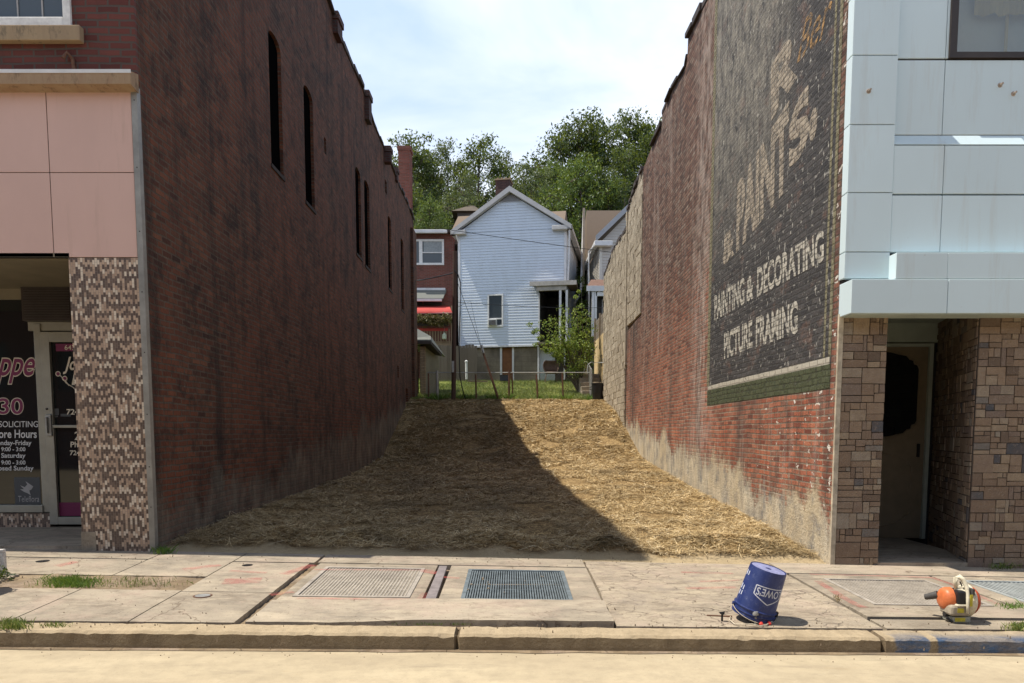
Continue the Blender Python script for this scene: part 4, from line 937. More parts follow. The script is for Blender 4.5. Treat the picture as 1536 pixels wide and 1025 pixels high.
# ---- stone-veneered ground floor
def ashlar(m,p0,p1,z0,z1,out,seed=1):
    R=random.Random(seed); p0=Vector((p0[0],p0[1],0)); p1=Vector((p1[0],p1[1],0)); d=(p1-p0); Wd=d.length; d.normalize(); n=Vector((out[0],out[1],0)).normalized()
    def cell(a,b,c,e):
        g=.004; a+=g;b-=g;c+=g;e-=g
        if b-a<.015 or e-c<.015: return
        h=.006+.012*R.random(); j=lambda: R.uniform(-.003,.003)
        q=[p0+d*a,p0+d*b]; vs=[]
        for z in (c,e):
            for x,o in ((a,0),(b,0),(b,h),(a,h)): vs.append(tuple(p0+d*(x+(j() if o else 0))+n*o+Vector((0,0,z+(j() if o else 0)))))
        m.add(vs,[(0,1,2,3)[::-1],(4,5,6,7),(0,1,5,4),(1,2,6,5),(2,3,7,6),(3,0,4,7)])
    z=z0
    while z<z1-.01:
        H=min(R.choice((.12,.14,.165,.19)),z1-z)
        if z1-z-H<.06: H=z1-z
        x=0
        while x<Wd-.01:
            w=min(R.choice((.10,.13,.17,.21,.26)),Wd-x)
            if Wd-x-w<.06: w=Wd-x
            k=R.random()
            if k<.30: cell(x,x+w,z,z+H*.5); cell(x,x+w*.45,z+H*.5,z+H); cell(x+w*.45,x+w,z+H*.5,z+H)
            elif k<.55: cell(x,x+w,z,z+H*.38); cell(x,x+w,z+H*.38,z+H)
            elif k<.72: cell(x,x+w*.4,z,z+H); cell(x+w*.4,x+w,z,z+H*.55); cell(x+w*.4,x+w,z+H*.55,z+H)
            elif k<.86: cell(x,x+w,z,z+H*.62); cell(x,x+w*.6,z+H*.62,z+H); cell(x+w*.6,x+w,z+H*.62,z+H)
            else: cell(x,x+w,z,z+H)
            x+=w
        z+=H
zst=zv(474,FY); px=P(1317,845,FY-.03)[0]; xa=P(1450,848,FY-.03)[0]; DY=9.5; xbk=P(1392,800,DY)[0]; zg=.02
m=MB(); m.box(XR+.045,px-.014,FY-.015,FY+.3,zg,zst+.1); m.box(xa+.02,XE,FY-.015,FY+.01,zg,zst+.1); m.hexa([(xa+.02,FY-.01,zg),(xa+.3,FY+.1,zg),(xbk+.3,DY,zg),(xbk+.014,DY,zg),(xa+.02,FY-.01,3),(xa+.3,FY+.1,3),(xbk+.3,DY,3),(xbk+.014,DY,3)]); m.build('mortar_backing',plain('dark_mortar',(.075,.06,.05),.9,.2,10),RB)
m=MB(); ashlar(m,(XR+.045,FY-.015),(px,FY-.015),.06,zst+.01,(0,-1),3); ashlar(m,(px-.014,FY+.0),(px-.014,FY+.3),.06,zst+.01,(1,0),5)
m.build('stone_pier',M['stone'],RB)
m=MB(); ashlar(m,(xa+.012,FY-.015),(XE,FY-.015),.06,zst+.01,(0,-1),8); dd=Vector((xbk-xa,DY-FY,0)); ashlar(m,(xa+.014,FY+.0),(xbk+.01,DY),.06,2.9,(-dd.y,dd.x),11)
m.build('stone_wall',M['stone'],RB)
m=MB(); m.box(XR-.004,XR+.043,FY-.035,FY+.0,.08,zv(472,FY)); m.build('corner_strip',plain('flaking_cream_strip',(.50,.43,.32),.7,.35,14),RB)
m=MB(); m.box(XR+.03,XE,FY-.27,DY+.1,zz0-.012,zz0-.002) if False else m.box(XR+.03,XE,FY-.27,FY-.0,zz0-.008,zz0-.001); m.box(XR+.3,6,FY+.0,DY+.1,2.88,2.92); m.build('entry_ceiling',M['gsoffit'],RB)
m=MB(); m.box(XR+T,xa+.5,FY+.301,FY+.36,2.7,2.88) if False else m.box(XR+.3,xbk+.02,DY-.02,DY+.04,zv(514,DY),2.88); m.build('door_header',M['gsoffit'],RB)
m=MB(); m.box(XR+.02,xa+.3,FY-.02,DY+.1,.0,.145); m.build('entry_floor',M['concrete'],RB)
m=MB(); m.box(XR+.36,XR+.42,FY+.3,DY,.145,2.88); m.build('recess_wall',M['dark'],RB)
dxr=P(1386,650,DY)[0]; zt=zv(516,DY)
m=MB(); m.box(dxr,dxr+.05,DY-.05,DY+.02,.145,zt); m.box(XR+.42,dxr,DY-.05,DY+.02,zt-.04,zt-.001); m.build('door_frame',M['gsoffit'],RB)
m=MB(); x0=XR+.43; x1=dxr-.004; m.box(x0,x1,DY-.02,DY+.02,.15,zt-.041)
zr=lambda v: zv(v,DY-.03)
m.box(x0,x1,DY-.028,DY-.0205,zr(665),zr(660)); dr=m.build('entry_door',M['doorc'],RB)
def oct_(cx,cz,hw,hh,c):
    q=[(1,.0),(1,.60),(.97,.68),(.90,.71),(.88,.79),(.80,.82),(.74,.90),(.60,.93),(.42,.985),(.2,1)]
    pts=q+[(-x,z) for x,z in q[::-1]]+[(-x,-z) for x,z in q[1:]]+[(x,-z) for x,z in q[::-1][:-1]]
    return [(cx+x*hw,cz+z*hh) for x,z in pts]
def oct_old(cx,cz,hw,hh,c): return [(cx-hw+c,cz-hh),(cx+hw-c,cz-hh),(cx+hw-c*.4,cz-hh+c*.5),(cx+hw,cz-hh+c*1.2),(cx+hw,cz+hh-c*1.2),(cx+hw-c*.4,cz+hh-c*.5),(cx+hw-c,cz+hh),(cx-hw+c,cz+hh),(cx-hw+c*.4,cz+hh-c*.5),(cx-hw,cz+hh-c*1.2),(cx-hw,cz-hh+c*1.2),(cx-hw+c*.4,cz-hh+c*.5)]
cx=(x0+x1)/2; cz=(zr(528)+zr(656))/2; hh=(zr(528)-zr(656))/2; hw=(x1-x0)/2-.12
m=MB(); m.prism([(x,DY-.034,z) for x,z in oct_(cx,cz,hw,hh,.10)],(0,.01,0)); m.build('door_glass',M['glass'],dr)
m=MB(); m.tube([(x,DY-.03,z) for x,z in oct_(cx,cz,hw+.015,hh+.015,.10)],.012,6); cz2=(zr(680)+zr(790))/2; m.tube([(x,DY-.022,z) for x,z in oct_(cx,cz2,hw-.03,(zr(680)-zr(790))/2,.10)],.010,6); m.build('door_moulding',M['doorc'],dr)
m=MB(); a=P(1376,686,DY-.05); b=P(1380,666,DY-.05); m.box(a[0],b[0],DY-.06,DY-.02,a[2],b[2]); m.build('handle',M['blackp'],dr,bevel=.005)
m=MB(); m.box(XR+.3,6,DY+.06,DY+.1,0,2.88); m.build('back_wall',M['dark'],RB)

# ================================================================ PAINTED BLOCK WALL
BW = thing('block_building','cream-painted rough block building beyond the brick wall on the right, its top stepping down','building',(XR+.5,Y1+1,.9))
def topz(y):
    pts=[W(u,v,XR) for u,v in ((963,258),(955,280),(948,300),(941.5,322))]
    pts+=[(Y2-.02,W(941.5,323,XR)[1]),(Y2,W(941,347,XR)[1])]+[W(u,v,XR) for u,v in ((929.5,363),(920,381),(913,402))]+[(40,W(913,402,XR)[1]-1.5)]
    return float(np.interp(y,[p[0] for p in pts],[p[1] for p in pts]))
def f_blocks(m,ya,yb,zb,x,seed):
    R=random.Random(seed); h=.20; r=0; z=zb
    while z<9.6:
        y=ya-(.21 if r%2 else 0)
        while y<yb-.02:
            a=max(ya,y); b=min(yb,y+.40*R.uniform(.94,1.06)); y=b if b<yb else yb
            if b-a<.05: continue
            zt=topz((a+b)/2)
            if z+.05>zt: continue
            hh=min(h-.012,max(.06,zt-z)); o=R.uniform(.0,.022); s=R.uniform(-.004,.004)
            m.hexa([(x-o,a+.006,z+s),(x+.25,a+.006,z+s),(x+.25,b-.006,z-s),(x-o+R.uniform(-.01,.01),b-.006,z-s),(x-o-R.uniform(0,.03),a+.006,z+hh+s),(x+.25,a+.006,z+hh+s),(x+.25,b-.006,z+hh-s),(x-o-R.uniform(0,.02),b-.006,z+hh-s)])
        z+=h; r+=1
m=MB(); f_blocks(m,Y1,Y2,ZJ+.01,XR-.01,1); m.build('upper_wall',M['block'],BW,bevel=.009)
m=MB(); f_blocks(m,Y2+.01,Y3,.2,XR-.035,2); m.build('side_wall',M['block'],BW,bevel=.009)
m=MB(); z=ZJ-.2
m.box(XR-.06,XR+.1,Y2-.05,Y2+.10,ZJ-.1-1,topz(Y2-.1)-.05); m.build('corner_pier',M['block'],BW)
m=MB(); m.prism([(XR+.03,y,z) for y,z in [(Y1,ZJ),(Y2,ZJ),(Y2,topz(Y2-.1)-.1),(Y1,topz(Y1+.05)-.1)]][::-1],(.3,0,0)); m.prism([(XR+.03,y,z) for y,z in [(Y2+.01,0),(Y3-.05,0),(Y3-.05,topz(Y3)-.15),(Y2+.01,topz(Y2+.1)-.15)]][::-1],(.3,0,0)); m.box(XR+.331,XR+7,Y3-.35,Y3-.05,0,topz(Y3)-.2); m.build('mortar_core',plain('block_mortar',(.22,.18,.14),.95,.3,12),BW)
c=MB()
y=Y1
while y<Y3-.1:
    z=topz(y+.2); 
    c.box(XR-.05-.03*random.random(),XR+.2,y,y+.39,z-.03,z+.05+.05*random.random())
    y+=.4
c.build('coping',M['coping'],BW,bevel=.01)
# ================================================================ WHITE HOUSE
HY=35.0; O=P(766,570,HY)
WH=thing('white_house','narrow white clapboard house with a pointed gable above a grey block basement','house',O,local=True)
WH.rotation_euler=(0,0,D2R(-10))
def h(u,v,dy=0): p=P(u,v,HY)-O; return (p[0],p[1]+dy,p[2])
def hb(u,v,Y):
    p=P(u,v,Y)-O; a=D2R(10); return (p[0]*math.cos(a)-p[1]*math.sin(a),p[0]*math.sin(a)+p[1]*math.cos(a),p[2])
hx=lambda u: h(u,450)[0]; hz=lambda v: h(768,v)[2]
def siding(m,z0,z1,xl,xr,y=0,ex=.125,axis='x'):
    z=z0
    while z<z1-.02:
        t=min(z+ex,z1); a0,a1=xl(z),xr(z); b0,b1=xl(t),xr(t)
        if a1-a0<.05: break
        def q(a,dy,zz): return (a,y+dy,zz) if axis=='x' else (y+dy,a,zz)
        m.add([q(a0,-.028,z),q(a1,-.028,z),q(b1,-.006,t),q(b0,-.006,t),q(a0,0,z),q(a1,0,z)],[(0,1,2,3),(1,0,4,5)]); z=t
xl0,xl1,xl2=hx(686),hx(849),hx(808.5); zf=hz(518); ze=hz(346); za=hz(291); zp=hz(434); xc=hx(766)
m=MB(); siding(m,zf,zp,lambda z:xl0,lambda z:xl2); siding(m,zp,ze,lambda z:xl0,lambda z:xl1)
siding(m,ze,za,lambda z:xl0+(xc-xl0)*(z-ze)/(za-ze),lambda z:xl1+(xc-xl1)*(z-ze)/(za-ze))
D=9
m.prism([(xl0,.002,zf),(xl2,.002,zf),(xl2,.002,zp),(xl1,.002,zp),(xl1,.002,ze),(xc,.002,za),(xl0,.002,ze)],(0,.2,0))
m.box(xl0,xl0+.2,.2,D,zf,ze); m.box(xl1-.2,xl1,.2,D,zp,ze); m.box(xl0,xl1,D,D+.2,zf,ze); m.box(xl1-.2,xl1,2.6,D,zf,zp)
m.build('wall',M['wsiding'],WH)
m=MB(); m.box(xl0-.02,xl0+.09,-.04,.10,zf,ze); m.box(xl1-.09,xl1+.02,-.04,.10,zp,ze); m.box(xl0-.02,xl2+.02,-.045,.0,zf-.08,zf+.0); m.each('corner_board',M['trimw'],WH)
# roof with rake boards and eave returns
ov=.30; ap=hz(286)
def f_roof(m):
    s=(ap-hz(344))/(xc-hx(680))
    xa,xb=hx(678),hx(857); z=hz(347)
    for x,sg in ((xa,-1),(xb,1)):
        m.hexa([(x,-ov,z),(xc,-ov,ap-.0),(xc,D+.3,ap),(x,D+.3,z),(x,-ov,z+.10),(xc,-ov,ap+.12),(xc,D+.3,ap+.12),(x,D+.3,z+.10)])
part('roof',M['shingle'],WH,f_roof)
def f_rake(m):
    xa,xb=hx(678),hx(857); z=hz(350)
    for x in (xa,xb): m.hexa([(x,-ov-.03,z),(xc,-ov-.03,ap-.13),(xc,-ov+.0-.001,ap-.13),(x,-ov-.001,z),(x,-ov-.03,z+.20),(xc,-ov-.03,ap+.11),(xc,-ov-.001,ap+.11),(x,-ov-.001,z+.20)])
    for x in (xa,xb): m.hexa([(x,-ov,z+.02),(xc,-ov,ap-.13),(xc,-.03,ap-.13),(x,-.03,z+.02),(x,-ov,z+.04),(xc,-ov,ap-.11),(xc,-.03,ap-.11),(x,-.03,z+.04)])
part('rake_board',M['trimg2'] if 'trimg2' in M else plain('rake_trim',(.45,.44,.43),.6,.12,5),WH,f_rake)
m=MB(); m.box(hx(676),hx(699),-ov-.02,-.03,hz(350.5),hz(344)); m.box(hx(829),hx(858.5),-ov-.02,-.03,hz(350.5),hz(344)); m.box(hx(676),hx(683),-ov-.02,D,hz(350.5),hz(344.5)); m.box(hx(851),hx(858.5),-ov-.02,D,hz(350.5),hz(344.5)); m.build('eave_return',M['cornice2'] if 'cornice2' in M else plain('eave_trim',(.50,.49,.47),.6,.15,5),WH,bevel=.02)
m=MB(); 
for i in range(6):
    t=i/6; z=hz(303)+(hz(292)-hz(303))*t; w=(xl1-xl0)/2*(za-z)/(za-ze)-.06; m.hexa([(xc-w,-.06,z),(xc+w,-.06,z),(xc+w,-.03,z+.05),(xc-w,-.03,z+.05),(xc-w,-.055,z+.02),(xc+w,-.055,z+.02),(xc+w,-.03,z+.06),(xc-w,-.03,z+.06)])
m.build('gable_vent',M['trimg'],WH)
# cross roof behind
m=MB(); zr_=hb(768,321,39.5)[2]; z0_=hz(346); qa=hb(684,321,39.5)[0]; qb=hb(850.5,321,39.5)[0]
m.hexa([(qa-.1,2.0,z0_),(qb+.1,2.0,z0_),(qb+.1,7,z0_),(qa-.1,7,z0_),(qa,4.4,zr_),(qb,4.4,zr_),(qb,4.6,zr_),(qa,4.6,zr_)]); m.build('cross_roof',M['shingle'],WH)
m=MB(); cc=hb(756,274,40.5); m.box(cc[0]-.38,cc[0]+.38,cc[1]-.4,cc[1]+.4,ap-.6,cc[2]); ch=m.build('chimney',M['chimd'],WH)
m=MB(); 
m.box(cc[0]-.42,cc[0]+.42,cc[1]-.44,cc[1]+.44,cc[2]+.001,cc[2]+.07); m.build('chimney_cap',M['tanwood'],ch); m=MB()
for k_ in (-.33,-.11,.11,.33): m.tube([(cc[0]+k_,cc[1],cc[2]+.07),(cc[0]+k_,cc[1],cc[2]+.25)],.05,8)
m.each('chimney_pot',M['tanwood'],ch)
# window with air conditioner
m=MB(); a,b,z0,z1=hx(731),hx(755),hz(490.5),hz(441); w=.07
m.box(a,a+w,-.07,.0,z0,z1); m.box(b-w,b,-.07,.0,z0,z1); m.box(a+w,b-w,-.07,.0,z1-w,z1); m.box(a+w,b-w,-.09,.0,z0,z0+.08); m.box(a+w,b-w,-.06,.0,hz(479),hz(477)); wd=m.build('window',M['white'],WH,bevel=.006)
m=MB(); m.box(a+w,b-w,-.04,-.03,z0+.08,z1-w); m.build('pane',M['glass2'],wd)
m=MB(); m.box(hx(733),hx(745.5),-.22,-.041,hz(488.5),hz(479.5)); 
m.build('air_conditioner',plain('ac_case',(.52,.53,.5),.5,.15,20),wd,bevel=.01)
m=MB()
for i in range(8): z=hz(488)+(hz(480.5)-hz(488))*i/8; m.box(hx(734),hx(744.5),-.226,-.2201,z,z+.02)
m.build('grille',M['greyp'],wd)
# basement
zb0=hz(572)-.4; xd0,xd1=hx(749),hx(770.5); yf=.12
m=MB(); m.box(xl0+.05,xd0,yf,yf+.3,zb0,zf-.081); m.box(xd1,xl2,yf,yf+.3,zb0,zf-.081); m.box(xd0,xd1,yf,yf+.3,hz(520.5),zf-.081); m.box(xl0+.05,xl0+.35,yf+.3,D,zb0,zf-.081); m.build('basement_wall',M['found'],WH)
m=MB(); m.box(xd0,xd0+.09,yf-.03,yf+.1,zb0+.4,hz(520.6)); m.box(xd1-.09,xd1,yf-.03,yf+.1,zb0+.4,hz(520.6)); df=m.build('basement_door',M['trimw'],WH)
m=MB(); m.box(xd0+.09,xd1-.09,yf+.06,yf+.1,zb0+.3,hz(520.6)); m.build('door_panel',M['doorb'],df)
# side porch
zfl_=hz(518); xp=hx(851)
m=MB(); m.hexa([(hx(800),-.75,hz(433)),(hx(866),-.75,hz(433)),(hx(860),2.6,hz(424)),(hx(804),2.6,hz(424)),(hx(799),-.75,hz(430.5)),(hx(867),-.75,hz(430.5)),(hx(860),2.6,hz(418)),(hx(804),2.6,hz(418))]); m.build('porch_roof',M['shingle'],WH)
m=MB(); m.box(hx(798.5),hx(867),-.80,-.751,hz(435.5),hz(429)); m.box(hx(808),hx(852),-.70,-.55,hz(442),hz(435.6)); m.build('porch_fascia',plain('porch_trim',(.42,.39,.34),.6,.2,6),WH)
m=MB()
for u in (843,852.5): x=hx(u); m.box(x-.05,x+.05,-.68,-.58,hz(517),hz(442))
x=hx(809.2); m.box(x-.03,x+.03,-.05,-.0,zf,hz(442)); m.each('porch_post',M['trimw'],WH)
m=MB(); m.box(xl2+.01,hx(853),-.7,2.6,hz(520),hz(517)); m.build('porch_floor',M['wood'],WH)
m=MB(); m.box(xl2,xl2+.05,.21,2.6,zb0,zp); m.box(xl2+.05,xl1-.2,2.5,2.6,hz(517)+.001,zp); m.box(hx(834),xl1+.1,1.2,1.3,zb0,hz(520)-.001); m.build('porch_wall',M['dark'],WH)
m=MB(); m.box(hx(809.8),hx(833),.14,.18,zb0+.3,hz(523)); m.build('pale_door',M['doorw'],WH)
m=MB(); m.box(hx(834),hx(846),.6,.9,zb0+.3,hz(530)); m.build('lower_wall',M['found'],WH)
m=MB(); m.tube([h(855,349,-.2),h(854,380,0),h(852,425,0)],.045,8); m.tube([h(683,350,-.2),h(686.5,362,.0),h(687,515,-.02)],.04,8); m.each('downspout',M['trimw'],WH,smooth=True)
m=MB(); m.box(hx(848.5),hx(850.5),-.6,-.5,zb0+.4,hz(521)); m.box(hx(806.8),hx(809.5),-.0,.11,zb0+.3,zf-.09); m.each('lower_post',M['trimw'],WH)

# chair under the porch
CO=P(826,572.5,34.2); CH=thing('patio_chair','brown round-backed patio chair in front of the pale door under the porch','chair',(CO[0],34.0,float(lawnz(CO[0],34.0))))
g=lambda x,y,z:(CH.location[0]+x,CH.location[1]+y,CH.location[2]+z)
cm=plain('brown_wicker',(.15,.10,.07),.7,.35,30)
m=MB()
m.lathe([(.28,.42),(.31,.45),(.28,.48)],g(0,0,0),20); m.build('seat',cm,CH,smooth=True)
m=MB(); n=14; vs=[]
for j,(z,r) in enumerate(((.50,.30),(.66,.36),(.82,.37),(.95,.33),(1.02,.24))):
    for i in range(n+1): q=math.pi*(.0+i/n); vs.append(g(r*math.cos(q),r*.8*math.sin(q)+.02,z))
m.add(vs,[(j*(n+1)+i,j*(n+1)+i+1,(j+1)*(n+1)+i+1,(j+1)*(n+1)+i) for j in range(4) for i in range(n)]); o=m.build('backrest',cm,CH,smooth='all'); s_=o.modifiers.new('s','SOLIDIFY'); s_.thickness=.03
for sx in (-1,1):
    for sy in (-1,1): m=MB(); m.tube([g(.2*sx,.18*sy,.43),g(.28*sx,.24*sy,0)],.02,6); m.build('leg',cm,CH)
m=MB()
for sx in (-1,1): m.tube([g(.30*sx,.05,.66),g(.33*sx,-.22,.64),g(.27*sx,-.24,.45)],.022,6)
m.each('armrest',cm,CH,smooth=True)

# ================================================================ RED BRICK HOUSE (left rear)
BY=37.0
def b(u,v,Y=BY): return P(u,v,Y)
bx=lambda u,Y=BY: P(u,500,Y)[0]; bz=lambda v,Y=BY: P(768,v,Y)[2]
BH=thing('brick_house','dark red brick house with white-framed window and flat roof, left of the white clapboard house','house',(bx(640),BY,4.1))
m=MB(); m.box(bx(560),bx(682),BY,BY+.3,3.5,bz(351)); m.box(bx(682)-.3,bx(682),BY+.3,BY+8,3.5,bz(351)); m.build('wall',M['brickred'],BH)
m=MB(); m.box(bx(555),bx(684),BY-.35,BY+8,bz(350.8),bz(347)); m.build('roof',M['coping'],BH)
m=MB(); m.box(bx(600),bx(673),BY-.5,BY-.36,bz(353.5),bz(348.5)); m.build('gutter',M['trimw'],BH,bevel=.02)
m=MB(); q0=P(597,219,38.5); q1=P(615,219,38.5); m.box(q0[0],q1[0],38.5,39.3,10,q0[2]-.2); m.box(q0[0]-.04,q1[0]+.04,38.46,39.34,q0[2]-.199,q0[2]); m.build('tall_chimney',M['chim'],BH)
m=MB(); a,c_,z0,z1=bx(604),bx(667),bz(398),bz(359.5); w=.10
m.box(a,c_,BY-.06,BY+.02,z0,z0+w); m.box(a,c_,BY-.06,BY+.02,z1-w,z1); m.box(c_-w,c_,BY-.06,BY+.02,z0+w,z1-w); m.box(bx(630),bx(635),BY-.06,BY+.02,z0+w,z1-w); m.box(a,a+w,BY-.06,BY+.02,z0+w,z1-w); m.box(bx(635),c_-w,BY-.05,BY+.01,bz(380),bz(378.5)); wd=m.build('window',M['white'],BH)
m=MB(); m.box(a+w,c_-w,BY-.02,BY-.01,z0+w,z1-w); m.build('pane',M['glass2'],wd)
m=MB(); m.box(bx(637),bx(664),BY-.03,BY-.022,bz(378),bz(362)); m.build('blind',plain('lace',(.30,.33,.34),.8,.2,20),wd)
# small pent roof
m=MB(); x0,x1=bx(590,36.6),bx(668,36.2)
m.hexa([(x0,36.2,bz(449,36.2)),(x1-.1,36.2,bz(449,36.2)),(x1,36.98,bz(438,36.98)),(x0,36.98,bz(438,36.98)),(x0,36.2,bz(447.5,36.2)),(x1-.1,36.2,bz(447.5,36.2)),(x1,36.98,bz(434,36.98)),(x0,36.98,bz(434,36.98))]); m.build('pent_roof',M['gshingle'],BH)
m=MB(); m.box(x0,x1-.15,36.08,36.19,bz(452,36.1),bz(448.5,36.1)); m.box(x0,bx(668.5),36.9,36.985,bz(437,36.98),bz(432.5,36.98)); m.each('pent_trim',M['trimw'],BH)
m=MB(); m.box(bx(625),bx(634),BY-.03,BY-.001,bz(462),bz(452)); m.box(bx(636),bx(663),BY-.03,BY-.001,bz(490),bz(452)); m.each('back_door',M['darkframe'],BH)
# raised deck
DYk=35.6
DK=thing('raised_deck','raised wooden deck with baluster railing and red trim against the brick house','deck',(bx(650,DYk),DYk,4))
dz=lambda v: bz(v,DYk); dxx=lambda u: bx(u,DYk)
m=MB(); m.box(dxx(590),dxx(681),DYk,DYk+1.35,dz(520),dz(512)); m.build('platform',M['tanwood'],DK)
m=MB()
for i in range(17):
    x=dxx(612)+(dxx(678)-dxx(612))*i/16; m.box(x-.03,x+.03,DYk-.04,DYk-.0,dz(514),dz(494))
m.each('baluster',M['tanwood'],DK)
m=MB(); m.box(dxx(590),dxx(672),DYk-.06,DYk-.041,dz(497),dz(493)); m.build('railing',M['red'],DK)
m=MB(); m.box(dxx(676.5),dxx(681),DYk-.05,DYk+.1,3.9,dz(459)); m.box(dxx(668),dxx(670),DYk-.05,DYk+.05,dz(512),dz(493)); m.each('post',M['tanwood'],DK)
AW=thing('awning','red fabric awning stretched over the raised deck','awning',(dxx(645),DYk,5)); 
def f_aw(m):
    n=16; vs=[]
    for j,(Y,vv,sag) in enumerate(((36.9,459,0),(36.2,461,.5),(35.3,466,1.5),(35.28,469.5,2))):
        for i in range(n+1):
            t=i/n; u=596+(678-596)*t-(2.5-j)*2*t; p=P(u,vv+sag*math.sin(t*9)*.3+sag*math.sin(math.pi*t)*.6,Y); vs.append(p)
    m.add(vs,[(j*(n+1)+i,j*(n+1)+i+1,(j+1)*(n+1)+i+1,(j+1)*(n+1)+i) for j in range(3) for i in range(n)])
part('canopy',M['red'],AW,f_aw,smooth='all')
m=MB(); m.tube([P(598,471,35.3),P(679,469.5,35.3)],.02,6); m.build('front_bar',M['trimg'],AW)
# ================================================================ foliage tools
def leafcloud(centres, per, spread, size, flatten=.8):
    C_=np.array(centres); n=len(C_)*per
    base=np.repeat(C_,per,0); d=rng.normal(0,1,(n,3)); d/=np.linalg.norm(d,axis=1)[:,None]; d*= (rng.random(n)**.45)[:,None]
    sp=np.repeat(np.array(spread) if hasattr(spread,'__len__') else np.full(len(C_),spread),per)
    p=base+d*sp[:,None]*np.array([1,1,flatten])
    a=rng.normal(0,1,(n,3)); a/=np.linalg.norm(a,axis=1)[:,None]; up=rng.normal(0,1,(n,3))*.7+np.array([0,0,1.]); t=np.cross(a,up); t/=np.linalg.norm(t,axis=1)[:,None]+1e-9
    s=(size*(.6+.8*rng.random(n)))[:,None]
    V=np.zeros((n,4,3)); V[:,0]=p-a*s*.9; V[:,1]=p+t*s*.42; V[:,2]=p+a*s*.9; V[:,3]=p-t*s*.42
    Fq=(np.arange(n)*4)[:,None]+np.array([[0,1,2,3]]); return V.reshape(-1,3),Fq
PTOP=[]
def tree_proto(name,label,ht,crown_r,crown_z0,nb,leaf,per,lsize,seed,cl=.55,trunk_r=.2,open_=0.0):
    R=random.Random(seed); t=thing(name,label,'tree',(0,0,0),local=True)
    m=MB(); top=ht*.93; path=[Vector((0,0,-.6))]
    for i in range(1,8): path.append(Vector((R.uniform(-.15,.15)*i*.4,R.uniform(-.15,.15)*i*.4,top*i/7)))
    m.tube(path,[trunk_r*(1-.85*i/7) for i in range(8)],8)
    cen=[]; spr=[]
    for k in range(nb):
        f=crown_z0+(1-crown_z0)*((k+.5)/nb)**.9; z=ht*f; i=min(6,int(f*7*.93)); b0=path[i].lerp(path[i+1],.5); b0.z=z*.9
        prof=math.sin(math.pi*min(1,max(.0,(f-crown_z0)/(1-crown_z0)*.80+.20)))**.75
        a=k*2.399+R.uniform(-.5,.5); L=crown_r*prof*R.uniform(.6,1.12)
        e=b0+Vector((math.cos(a)*L,math.sin(a)*L,R.uniform(.02,.35)*L+ht*.03)); mid=b0.lerp(e,.5)+Vector((0,0,.08*L))
        m.tube([b0,mid,e],[trunk_r*.32*(1.1-f*.8),trunk_r*.2*(1.1-f*.8),.02],5)
        for q in range(R.randint(6,9)):
            tt=R.uniform(.35,1.1); c0=b0.lerp(e,tt)+Vector((R.uniform(-1,1),R.uniform(-1,1),R.uniform(-.5,.7)))*crown_r*.22
            if R.random()<open_: continue
            cen.append(tuple(c0)); spr.append(cl*R.uniform(.6,1.3))
            if R.random()<.5: m.tube([b0.lerp(e,min(1,tt)),c0],[.03,.012],4)
    m.build('trunk',M['bark'],t)
    V,Fq=leafcloud(cen,per,spr,lsize); o=npmesh('crown',V,Fq,leaf,t); PTOP.append(float(np.percentile(V[:,2],99.7))); return t
PR=[tree_proto('maple_tree','x',14,4.2,.22,28,M['leafm'],62,.115,1,.72),
    tree_proto('locust_tree','x',15,3.8,.35,24,M['leafp'],52,.10,2,.62,.16,.15),
    tree_proto('oak_tree','x',15,5.0,.15,36,M['leafd'],84,.12,3,.85,.25),
    tree_proto('slender_tree','x',14,2.6,.3,20,M['leafm'],55,.10,4,.55,.14,.2),
    tree_proto('elm_tree','x',13,4.4,.12,28,M['leafy'],60,.11,5,.72,.2),
    tree_proto('spindly_tree','x',14,2.3,.45,18,M['leafp'],46,.085,6,.5,.11,.3)]
